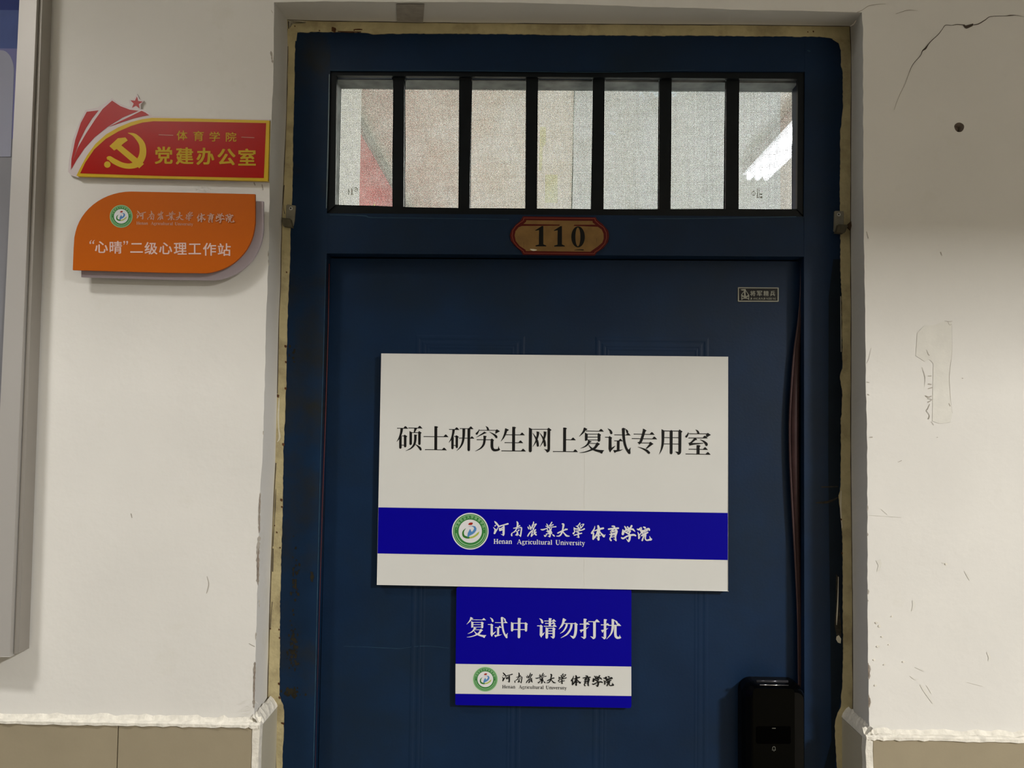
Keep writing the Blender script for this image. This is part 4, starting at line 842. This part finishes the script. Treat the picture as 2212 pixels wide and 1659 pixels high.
def emblem(parent, cx, cy, r, Y, bright=True):
    T = lambda x, y: (cx + (x - 800) / 690 * r, cy + (y - 830) / 690 * r)
    a = Print(T)
    a.disc(800, 830, 690, None, 64); e = a.build('emblem', Y, M['whiteprint'] if bright else M['palegreen'], parent)
    if not bright: a = Print(T); a.disc(800, 830, 450, None, 48); a.build('emblem_disc', Y - .00004, M['whiteprint'], e)
    a = Print(T); a.disc(800, 830, 645, 438, 64); a.build('emblem_ring', Y - .0001, M['green'], e)
    a = Print(T); a.disc(800, 830, 612, 590, 64); a.disc(800, 830, 545, 515, 40, 8, 172)
    for i, ch in enumerate('河南农业大学体育学院'):
        ang = radians(-160 + i * 140 / 9); R = 530; x = 800 + R * cos(ang); y = 830 + R * sin(ang)
        a.glyph(ch, x - 52, y - 55, x + 52, y + 55, .01, ang + pi / 2)
    a.disc(285, 750, 16, None, 10); a.disc(1318, 755, 16, None, 10)
    a.build('emblem_lettering', Y - .00016, M['palegreen'], e)
    a = Print(T); a.stroke([(640, 715, 4), (550, 820, 50), (530, 930, 70), (570, 1020, 80), (680, 1065, 80), (790, 1070, 60)], 6, False); a.build('emblem_leaf', Y - .00018, M['darkgreen'], e)
    a = Print(T); a.stroke([(770, 1075, 60), (900, 1050, 66), (1020, 980, 66), (1080, 920, 70), (1140, 840, 4)], 6, False); a.build('emblem_field', Y - .0002, M['lime'], e)
    a = Print(T); a.poly([(795, 740), (822, 790), (845, 850), (880, 840), (925, 780), (945, 720), (920, 670), (850, 645), (700, 668), (800, 640), (900, 630), (985, 645), (1035, 720), (1025, 800), (970, 880), (880, 950), (780, 1000), (705, 1065), (695, 1000), (710, 900), (750, 820)])
    a.build('emblem_river', Y - .00024, M['sky'], e)
    a = Print(T); a.stroke([(750, 570, 50), (790, 555, 88), (845, 545, 92), (865, 535, 70)], 5); a.build('emblem_sun', Y - .00022, M['redprint'], e)
    return e

# ================================================================== BIG WHITE SIGN
YS1 = YL - .013
s1 = empty('door_sign', P(1196, 1268, YL - .005), 'large white rectangular board with black characters and a blue band on the door', 'sign')
MB().prism([(815.5, 1262), (1572.5, 1277), (1571.5, 772), (825, 765)], YS1, .006).build('board', M['signwhite'], s1, bevel=.0012)
for u, v in ((880, 820), (1500, 820), (880, 1210), (1500, 1220), (1190, 1010)):
    c = P(u, v, YL); MB().box((c.x - .02, YS1 + .006, c.z - .02), (c.x + .02, YL, c.z + .02)).build('foam_pad', M['plaster_raw'], s1)
pr = Print(); pr.poly([(817.5, 1096), (1572.2, 1108), (1572.5, 1209.8), (815.6, 1195.5)]); pr.build('blue_band', YS1 - .0003, M['signblue'], s1)
pr = Print(crop(850, 910, 12.289))
for c in '硕士研': song(pr, c)
pr.T = crop(1020, 910, 12.289)
for c in '究生网': song(pr, c)
pr.T = crop(1190, 915, 12.289)
for c in '上复试': song(pr, c)
pr.T = crop(1360, 915, 12.289)
for c in '专用室': song(pr, c)
pr.build('lettering', YS1 - .0003, M['black'], s1)
emblem(s1, 1015.8, 1147.5, 39.7, YS1 - .0005)
brush(lambda x, y: (1065 + x, 1125 + y)).build('brush_lettering', YS1 - .0005, M['whiteprint'], s1)
pr = Print(); university(pr, 1065, 1125, 1.0); pr.build('serif_lettering', YS1 - .0005, M['whiteprint'], s1)
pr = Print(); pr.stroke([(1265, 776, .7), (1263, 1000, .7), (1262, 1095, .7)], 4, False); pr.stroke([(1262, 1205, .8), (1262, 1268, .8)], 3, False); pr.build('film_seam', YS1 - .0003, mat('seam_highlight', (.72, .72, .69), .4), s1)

# ================================================================== SMALL BLUE SIGN
YS2 = YL - .011
s2 = empty('door_sign', P(1174, 1525, YL - .005), 'small blue board with white characters, right below the large white board', 'sign')
MB().prism([(985, 1523), (1362, 1529.5), (1364, 1525), (1364, 1276), (1361, 1273.5), (989, 1268), (986, 1271), (983.5, 1520)], YS2, .005).build('board', M['signblue'], s2, bevel=.0008)
MB().prism([(1000, 1510), (1350, 1515), (1350, 1290), (1000, 1285)], YS2 + .0049, .0062).build('foam_pad', M['plaster_raw'], s2)
pr = Print(); pr.poly([(984, 1434), (1363.6, 1440), (1363.8, 1503.5), (983.8, 1498.5)]); pr.build('white_band', YS2 - .0003, M['signwhite'], s2)
pr = Print()
def TE(x0, x1, y0, y1, X0, X1, Y0, Y1):
    return lambda x, y: (1000 + (X0 + (x - x0) / (x1 - x0) * (X1 - X0)) / 12.289, 1325 + (Y0 + (y - y0) / (y1 - y0) * (Y1 - Y0)) / 12.289)
pr.T = TE(750, 1420, 105, 798, 100, 622, 97, 652); song(pr, '复')
pr.T = TE(1440, 2125, 127, 812, 662, 1192, 105, 662); song(pr, '试')
pr.T = crop(1000, 1325, 12.289); song(pr, '中')
pr.T = crop(1155, 1325, 11.344)
for c in '请勿打扰': song(pr, c)
pr.build('lettering', YS2 - .0003, M['whiteprint'], s2)
emblem(s2, 1048.3, 1467.3, 26.8, YS2 - .0005, False)
brush(lambda x, y: (1084 + x * .706, 1452 + y * .690)).build('brush_lettering', YS2 - .0005, M['black'], s2)
pr = Print(); university(pr, 1084, 1452, .706); pr.build('serif_lettering', YS2 - .0005, M['black'], s2)

# ================================================================== RED SIGN
TR = crop(120, 180, 4.424)
YR1 = -.004
s3 = empty('wall_sign', P(375, 385, 0), 'red and gold wall sign with flag shape and hammer and sickle emblem', 'sign')
outl = [(120, 845), (128, 740), (165, 540), (225, 380), (285, 255), (400, 232), (470, 190), (538, 142), (600, 190), (690, 225), (715, 215), (700, 160), (750, 150), (778, 100), (800, 150), (845, 165), (812, 205), (815, 245), (870, 260), (925, 312), (1200, 325), (2050, 345), (2038, 945), (215, 902), (150, 880)]
MB().prism([TR(*p) for p in outl], YR1, .003).build('acrylic_base', M['acrylic'], s3, bevel=.0006)
fl = Print(TR)
fl.poly([(298, 272), (412, 258), (350, 335), (290, 430), (225, 560), (175, 710), (146, 832), (152, 720), (188, 540), (240, 380)])
fl.poly([(540, 165), (620, 218), (710, 252), (795, 262), (640, 328), (500, 415), (375, 515), (275, 625), (200, 735), (152, 820), (165, 745), (210, 620), (290, 480), (375, 350), (450, 245)])
fl.poly([(895, 305), (860, 280), (822, 262), (700, 322), (600, 370), (500, 420), (620, 378), (740, 338), (830, 316)])
fl.poly([(772 + (63 if i % 2 == 0 else 26) * sin(radians(i * 36 + 6)), 188 - (63 if i % 2 == 0 else 26) * cos(radians(i * 36 + 6))) for i in range(10)])
fl.build('flag_emblem', YR1 - .0003, M['redflag'], s3)
yo = [(200, 880), (240, 800), (300, 690), (380, 580), (480, 490), (600, 420), (720, 370), (830, 342), (920, 330), (1300, 336), (2045, 355), (2030, 935), (220, 890)]
MB().prism([TR(*p) for p in yo], YR1 - .0045, .0045).build('gold_border', M['gold'], s3, bevel=.0008)
YR2 = YR1 - .0048
pr = Print(TR); pr.poly([(235, 860), (285, 755), (370, 630), (480, 530), (600, 460), (720, 408), (830, 375), (935, 362), (1400, 368), (2012, 380), (1990, 905), (1000, 885)])
pr.build('red_field', YR2, M['redsign'], s3)
pr = Print(TR)
pr.stroke([(692, 474, 4), (760, 500, 34), (825, 580, 56), (832, 680, 66), (790, 760, 66), (720, 790, 52), (640, 782, 50), (560, 745, 50), (515, 715, 40), (492, 722, 24)], 8, False); pr.disc(495, 776, 31, None, 20)
pr.poly([(575, 620), (625, 590), (845, 770), (800, 812)]); pr.poly([(515, 600), (595, 525), (668, 517), (690, 545), (640, 582), (612, 612), (560, 642)])
pr.build('emblem', YR2 - .0003, M['gold'], s3)
pr = Print()
for ch, x1, y1, x2, y2 in (('体', 381.6, 282, 404.8, 303), ('育', 417.6, 283, 440.2, 304.5), ('学', 452.4, 284.4, 475, 305.5), ('院', 487.8, 285.5, 510.6, 306)): pr.glyph(ch, x1, y1, x2, y2, .012)
for i, (ch, x1, x2, y1, y2) in enumerate((('党', 334.6, 373, 316.5, 354.3), ('建', 379.8, 417.8, 318, 355.3), ('办', 424.4, 462.8, 318.8, 356.3), ('公', 470, 508.6, 321, 357), ('室', 514.6, 552.6, 320.8, 358))): [pr.glyph(ch, x1 + .8 + dx, y1 + .8 + dy, x2 - .8 + dx, y2 - .8 + dy, .008) for dx in (-.8, 0, .8) for dy in (-.55, .55)]
pr.build('lettering', YR2 - .0003, M['goldtext'], s3)
for q in ((985, 492, 1125, 497, 5), (1775, 514, 1900, 520, 5)): pr = Print(TR); pr.n(*q); pr.build('dash_print', YR2 - .0003, M['dimtext'], s3)

# ================================================================== ORANGE SIGN
TO = crop(130, 390, 4.424)
s4 = empty('wall_sign', P(355, 600, 0), 'orange leaf-shaped wall sign on a pale lilac backing, below the red sign', 'sign')
def arc(cx, cy, rx, ry, a0, a1, n=14): return [(cx + rx * cos(radians(a0 + (a1 - a0) * i / n)), cy + ry * sin(radians(a0 + (a1 - a0) * i / n))) for i in range(n + 1)]
def leafshape(dx=0, dy=0): return [(x + dx, y + dy) for x, y in [(120, 855), (128, 650), (135, 545)] + arc(680, 590, 545, 485, 186, 270, 14)[1:] + [(1200, 115), (1862, 130), (1862, 400)] + arc(1345, 400, 513, 487, 2, 84, 14)[1:] + [(1000, 880)]]
YO2, YO1 = -.016, -.0275
bk = [(78, 66)]
MB().prism([TO(x, y) for x, y in leafshape(80, 68)], YO2, .004).build('backing_panel', M['lilac'], s4, bevel=.0007)
MB().prism([TO(x, y) for x, y in leafshape()], YO1, .004).build('front_panel', M['orange'], s4, bevel=.0007)
for u, v in ((230, 520), (480, 470), (300, 560), (480, 520)):
    c = P(u, v, 0)
    MB().wprism([(c.x + .006 * cos(2 * pi * i / 12), c.z + .006 * sin(2 * pi * i / 12)) for i in range(12)], YO1 + .004, -.004 - YO1 + .004).build('spacer', M['alu'], s4)
e4 = emblem(s4, 261.8, 467.3, 24.6, YO1 - .0004, False)
brush(lambda x, y: (294.4 + x * .618, 454.6 + y * .60), .95).build('brush_lettering', YO1 - .0003, M['dimtext'], s4)
pr = Print(); university(pr, 294, 454.4, .620); pr.build('serif_lettering', YO1 - .0003, M['dimtext'], s4)
pr = Print(TO)
for ch, x1, x2, y1, y2 in (('“', 276, 328, 568, 608), ('心', 332, 456, 580, 692), ('晴', 472, 590, 578, 698), ('”', 600, 648, 575, 615), ('二', 670, 790, 598, 690), ('级', 806, 930, 588, 706), ('心', 945, 1070, 592, 704), ('理', 1086, 1210, 594, 708), ('工', 1226, 1346, 602, 705), ('作', 1365, 1490, 596, 718), ('站', 1506, 1630, 600, 720)):
    if ch in '“”':
        k = 1 if ch == '“' else -1
        for q in (0, 28): 
            X0 = x1 + 10 + q; Y0 = (y1 + y2) / 2
            pr.stroke([(X0 + 8 * k + 6, Y0 - 18 * k, 4), (X0 - 2 * k + 2, Y0 - 2 * k, 9), (X0 + 2, Y0 + 9 * k, 14)], 3)
            pr.disc(X0 + 2, Y0 + 9 * k, 9, None, 10)
    else: pr.glyph(ch, x1, y1, x2, y2, .016)
pr.build('lettering', YO1 - .0003, M['pinktext'], s4)

# ================================================================== NUMBER PLATE 110
TN = crop(1080, 450, 8.508)
YN = YF - .004
s5 = empty('number_plate', P(1208, 546, YF), 'gold door number plate 110 with dark red border on the transom rail', 'number plate')
ou = [(425, 150), (1760, 165), (1790, 215), (1880, 285), (1990, 410), (2005, 510), (1985, 620), (1900, 730), (1790, 800), (1740, 862), (425, 850), (385, 780), (280, 690), (200, 590), (185, 490), (210, 400), (290, 300), (370, 235)]
MB().prism([TN(*p) for p in ou], YN, .0038).build('plate', M['platered'], s5, bevel=.0006)
def inset(k, cx=1095, cy=505): return [(cx + (x - cx) * k[0], cy + (y - cy) * k[1]) for x, y in ou]
pr = Print(TN)
path = [(440, 178), (1745, 188), (1750, 225), (1830, 300), (1905, 350), (1955, 450), (1958, 550), (1925, 650), (1820, 760), (1745, 800), (1735, 832), (440, 822), (430, 785), (330, 710), (250, 610), (222, 510), (235, 410), (290, 330), (370, 265), (430, 225), (440, 178)]
for a, b_ in zip(path[:-1], path[1:]): pr.stroke([(*a, 11), (*b_, 11)], 2, False)
pr.build('pink_line', YN - .0003, M['platepink'], s5)
pr = Print(TN); pr.poly([(485, 220), (1700, 232), (1705, 262), (1755, 300), (1300, 303), (1120, 300), (430, 288), (480, 245)])
pr.poly([(400, 325), (1110, 318), (1350, 322), (1800, 340), (1870, 390), (1905, 470), (1905, 560), (1880, 630), (1800, 700), (1720, 755), (1660, 798), (475, 785), (470, 762), (360, 690), (290, 600), (270, 500), (285, 420), (340, 350)])
pr.poly([(1100, 295), (1370, 298), (1350, 326), (1090, 322)])
pr.build('gold_field', YN - .0004, M['plategold'], s5)
pr = Print(TN)
for x, d in ((0, 0), (342, 3)):
    pr.poly([(645 + x, 405 + d), (770 + x, 325 + d), (797 + x, 325 + d), (797 + x, 660 + d), (850 + x, 685 + d), (850 + x, 700 + d), (655 + x, 700 + d), (655 + x, 682 + d), (715 + x, 665 + d), (718 + x, 400 + d), (655 + x, 412 + d)])
n = 36; o_ = [(1435 + 125 * sin(2 * pi * i / n), 525 - 193 * cos(2 * pi * i / n)) for i in range(n)]; i_ = [(1432 + 46 * sin(2 * pi * i / n), 525 - 172 * cos(2 * pi * i / n)) for i in range(n)]
pr._add(o_ + i_, [(i, (i + 1) % n, n + (i + 1) % n, n + i) for i in range(n)])
pr.stroke([(1370, 768, 8), (1450, 762, 14), (1530, 765, 20)], 3); pr.stroke([(438, 620, 3), (436, 720, 3)], 2, False); pr.stroke([(1778, 550, 3), (1776, 630, 3)], 2, False)
pr.build('lettering', YN - .0006, M['plateblack'], s5)
pr = Print(TN); pr.stroke([(555, 752, 10), (610, 765, 34), (670, 765, 16)], 4); pr.build('plaster_dab', YN - .0007, M['cream'], s5)

# ================================================================== BRAND BADGE
TB = crop(1560, 600, 13.83); YBd = YL - .0015
s6 = empty('badge', P(1638, 651, YL), 'small black and silver maker badge at the upper right of the door leaf', 'badge')
MB().prism([TB(*p) for p in [(480, 283), (1680, 292), (1692, 310), (1690, 700), (1672, 718), (485, 715), (468, 700), (470, 300)]], YBd, .0014).build('badge_plate', M['badgesilver'], s6, bevel=.0003)
pr = Print(TB); pr.poly([(500, 315), (1655, 320), (1655, 686), (505, 682)]); pr.build('badge_field', YBd - .0002, M['badgeblack'], s6)
pr = Print(TB)
pr.poly([(540, 352), (620, 340), (700, 338), (708, 375), (660, 385), (590, 378)])
for s_ in ([(690, 360, 34), (675, 450, 46), (685, 560, 40)], [(665, 400, 18), (620, 450, 18), (578, 510, 18)], [(710, 390, 18), (750, 450, 18), (795, 515, 18)], [(578, 510, 20), (690, 560, 20), (795, 515, 20)], [(575, 535, 18), (690, 590, 22), (800, 540, 18)], [(585, 520, 20), (585, 650, 22)], [(795, 520, 20), (795, 650, 22)], [(590, 640, 20), (640, 615, 22), (740, 615, 22), (795, 640, 20)]): pr.stroke(s_, 4)
for ch, x1, x2 in (('将', 838, 995), ('军', 1035, 1195), ('精', 1234, 1390), ('兵', 1430, 1585)): pr.glyph(ch, x1, 390, x2, 548, .02)
for i, ch in enumerate('JIANGJUNJINGBING'): pr.glyph(ch, 830 + i * 49, 592, 830 + i * 49 + (40 if ch != 'I' else 12), 655)
pr.build('badge_print', YBd - .0004, M['badgesilver'], s6)

# ================================================================== METAL BRACKETS
def bracket(ox, flip, lab):
    T = crop(ox, 420, 8.295)
    k = empty('metal_bracket', P(*T(560 if flip > 0 else 930, 600), YF), lab, 'bracket')
    if flip > 0:
        pl = [(488, 205), (505, 185), (645, 200), (652, 215), (632, 470), (600, 580), (560, 570), (480, 420)]; tabp = [(405, 420), (555, 438), (585, 580), (435, 565)]; hs = (566, 250)
        tw = None
    else:
        pl = [(852, 305), (870, 298), (1008, 300), (1018, 330), (1010, 640), (870, 680), (840, 650)]; tabp = [(930, 538), (1080, 545), (1085, 580), (1045, 670), (1020, 690), (880, 680)]; hs = (930, 360)
    MB().prism([T(*p) for p in pl], YF - .003, .0025).build('bracket_plate', M['bracket'], k, bevel=.0004)
    MB().prism([T(*p) for p in tabp], YF - .012, .009).build('bracket_tab', M['bracket_dark'], k, bevel=.0005)
    if flip < 0: MB().prism([T(*p) for p in [(1075, 545), (1150, 480), (1158, 560), (1140, 640), (1090, 590)]], YF - .008, .003).build('bracket_wing', mat('rusty_wing', (.06, .035, .02), .8), k)
    a = Print(T); a.disc(*hs, 34, None, 20); a.build('screw', YF - .0034, M['screw'], k)
    a = Print(T); a.disc(hs[0] - 2, hs[1] - 2, 14, None, 14); a.build('screw_recess', YF - .0036, M['plateblack'], k)
bracket(560, 1, 'grey metal bracket on the left side of the door frame, beside the orange sign')
bracket(1700, -1, 'grey metal bracket with a rusty wing on the right side of the door frame')

# ================================================================== SMART LOCK
k = empty('door_lock', P(1668, 1659, YL), 'black electronic door lock at the lower right of the door', 'door lock')
c0 = P(1600, 1480, YL - .02); YLk = YL - .052
def rr(x0, x1, z0, z1, r, n=6):
    pts = []
    for cx, cz, a in ((x1 - r, z1 - r, 0), (x0 + r, z1 - r, 90), (x0 + r, z0 + r, 180), (x1 - r, z0 + r, 270)):
        pts += [(cx + r * cos(radians(a + 90 * i / n)), cz + r * sin(radians(a + 90 * i / n))) for i in range(n + 1)]
    return pts
a = P(1603, 1472, YL - .025); b_ = P(1735, 1472, YL - .025); zb = a.z - .37
prof = [(0, YL), (0, YL - .022), (.003, YL - .034), (.010, YL - .045), (.018, YLk)]
vs, fs = [], []
base = None
for ins, y in prof:
    pts = rr(a.x + ins, b_.x - ins * .55, zb + ins, a.z - ins * .45, .020 - ins * .5, 6); nn = len(pts)
    vs += [(x, y, z) for x, z in pts]
for j in range(len(prof) - 1):
    for i in range(nn):
        i2 = (i + 1) % nn; fs.append((j * nn + i, (j + 1) * nn + i, (j + 1) * nn + i2, j * nn + i2))
fs.append(tuple((len(prof) - 1) * nn + i for i in range(nn)))
link('lock_body', vs, fs, M['lock'], k, bevel=.0006)
fx0, fx1 = P(1626, 1500, YLk).x, P(1716, 1500, YLk).x; zf = P(1670, 1487, YLk).z
MB().wprism(rr(fx0, fx1, zb + .03, zf, .006), YLk - .0012, .0014).build('face_panel', M['lockface'], k, bevel=.0005)
# lamp highlight on the housing's top edge, put in as brighter strips
z1 = P(1670, 1473, YLk + .006).z
MB().tube([P(1634, 1471.5, YLk + .004), P(1702, 1472, YLk + .004)], .0022, 10).build('chamfer_highlight', mat('smoked_highlight', (.06, .06, .07), .2, metal=.6), k, smooth=True)
MB().tube([P(1641, 1479.5, YLk - .001), P(1703, 1480.3, YLk - .001)], .0008, 10).build('top_glint', M['chrome'], k, smooth=True)
TL = crop(1560, 1400, 6.406)
pp = rr(470, 950, 1085, 1325, 25); MB().prism([TL(*q) for q in pp], YLk - .0018, .0006).build('touch_pad', M['lockpad'], k)
pr = Print(TL); pr.n(690, 1110, 742, 1110, 10)
pr.build('icon_print', YLk - .0021, M['icon'], k)
pr = Print(TL)
pr.stroke([(690, 1412, 8), (742, 1412, 8)], 3, False); pr.stroke([(697, 1405, 8), (700, 1375, 8), (716, 1362, 8), (732, 1375, 8), (736, 1405, 8)], 4, False); pr.n(710, 1425, 724, 1425, 7)
pr.build('icon_print', YLk - .0021, M['icon'], k)

# ================================================================== NOTICE BOARD AT THE LEFT
YBo = -.036
s7 = empty('notice_board', P(-120, 1415, 0), 'aluminium framed notice board with blue poster at the left edge', 'notice board')
R0, R1 = P(79, 0, YBo), P(22.5, 1413, YBo)        # outer edge of the frame face
I0, I1 = P(43, 0, YBo), P(-24, 1413, YBo)
ztop = R0.z + .35; zbt = P(30, 1419, YBo).z
def lx(A, B, z): return A.x + (B.x - A.x) * (z - A.z) / (B.z - A.z)
xl_ = R0.x - .9
MB().wprism([(lx(I0, I1, zbt), zbt), (lx(R0, R1, zbt), zbt), (lx(R0, R1, ztop), ztop), (lx(I0, I1, ztop), ztop)], YBo, .03).build('frame_side', M['alu'], s7, bevel=.001)
O0, O1 = P(91.5, 0, YBo + .006), P(41, 1413, YBo + .006)
MB().wprism([(lx(R0, R1, zbt) + .0012, zbt + .002), (lx(O0, O1, zbt), zbt + .004), (lx(O0, O1, ztop), ztop), (lx(R0, R1, ztop) + .0012, ztop)], YBo + .006, .024).build('frame_flange', M['alu_dark'], s7, bevel=.0012)
MB().box((xl_, YBo, zbt), (lx(I0, I1, zbt) + .001, -.005, zbt + .028)).build('frame_bottom', M['alu'], s7, bevel=.001)
MB().box((xl_, YBo, ztop - .03), (lx(I0, I1, ztop) + .001, -.005, ztop)).build('frame_top', M['alu'], s7, bevel=.001)
MB().box((xl_ - .03, YBo, zbt), (xl_, -.005, ztop)).build('frame_side', M['alu'], s7, bevel=.001)
YPo = YBo + .007
MB().wprism([(xl_, zbt + .028), (lx(I0, I1, zbt) + .003, zbt + .028), (lx(I0, I1, ztop) + .003, ztop - .03), (xl_, ztop - .03)], YPo, .01).build('poster', M['card2'], s7)
def pz(v): return P(20, v, YPo).z
def pband(name, v0, v1, m, e):
    z0, z1_ = (pz(v1)), (pz(v0) if v0 is not None else ztop - .03)
    MB().wprism([(xl_, z0), (lx(I0, I1, z0) + .002, z0), (lx(I0, I1, z1_) + .002, z1_), (xl_, z1_)], YPo - e, e).build(name, m, s7)
pband('poster_band', None, 22, M['navyprint'], .0004)
pband('poster_band', 22, 105, M['midblue'], .0004)
pband('poster_band', 105, 300, M['lavender'], .0004)
cz = pz(110); cxr = P(31, 150, YPo).x
crd = [(xl_ + .02, pz(339)), (P(24, 339, YPo).x, pz(339)), (P(31, 150, YPo).x, pz(155))] + [(P(4 + 27 * cos(radians(t)), 155 - 46 * sin(radians(t)), YPo).x, P(4, 155 - 46 * sin(radians(t)), YPo).z) for t in range(8, 91, 8)] + [(xl_ + .02, cz)]
MB().wprism(crd, YPo - .0008, .0004).build('poster_card', M['card'], s7)
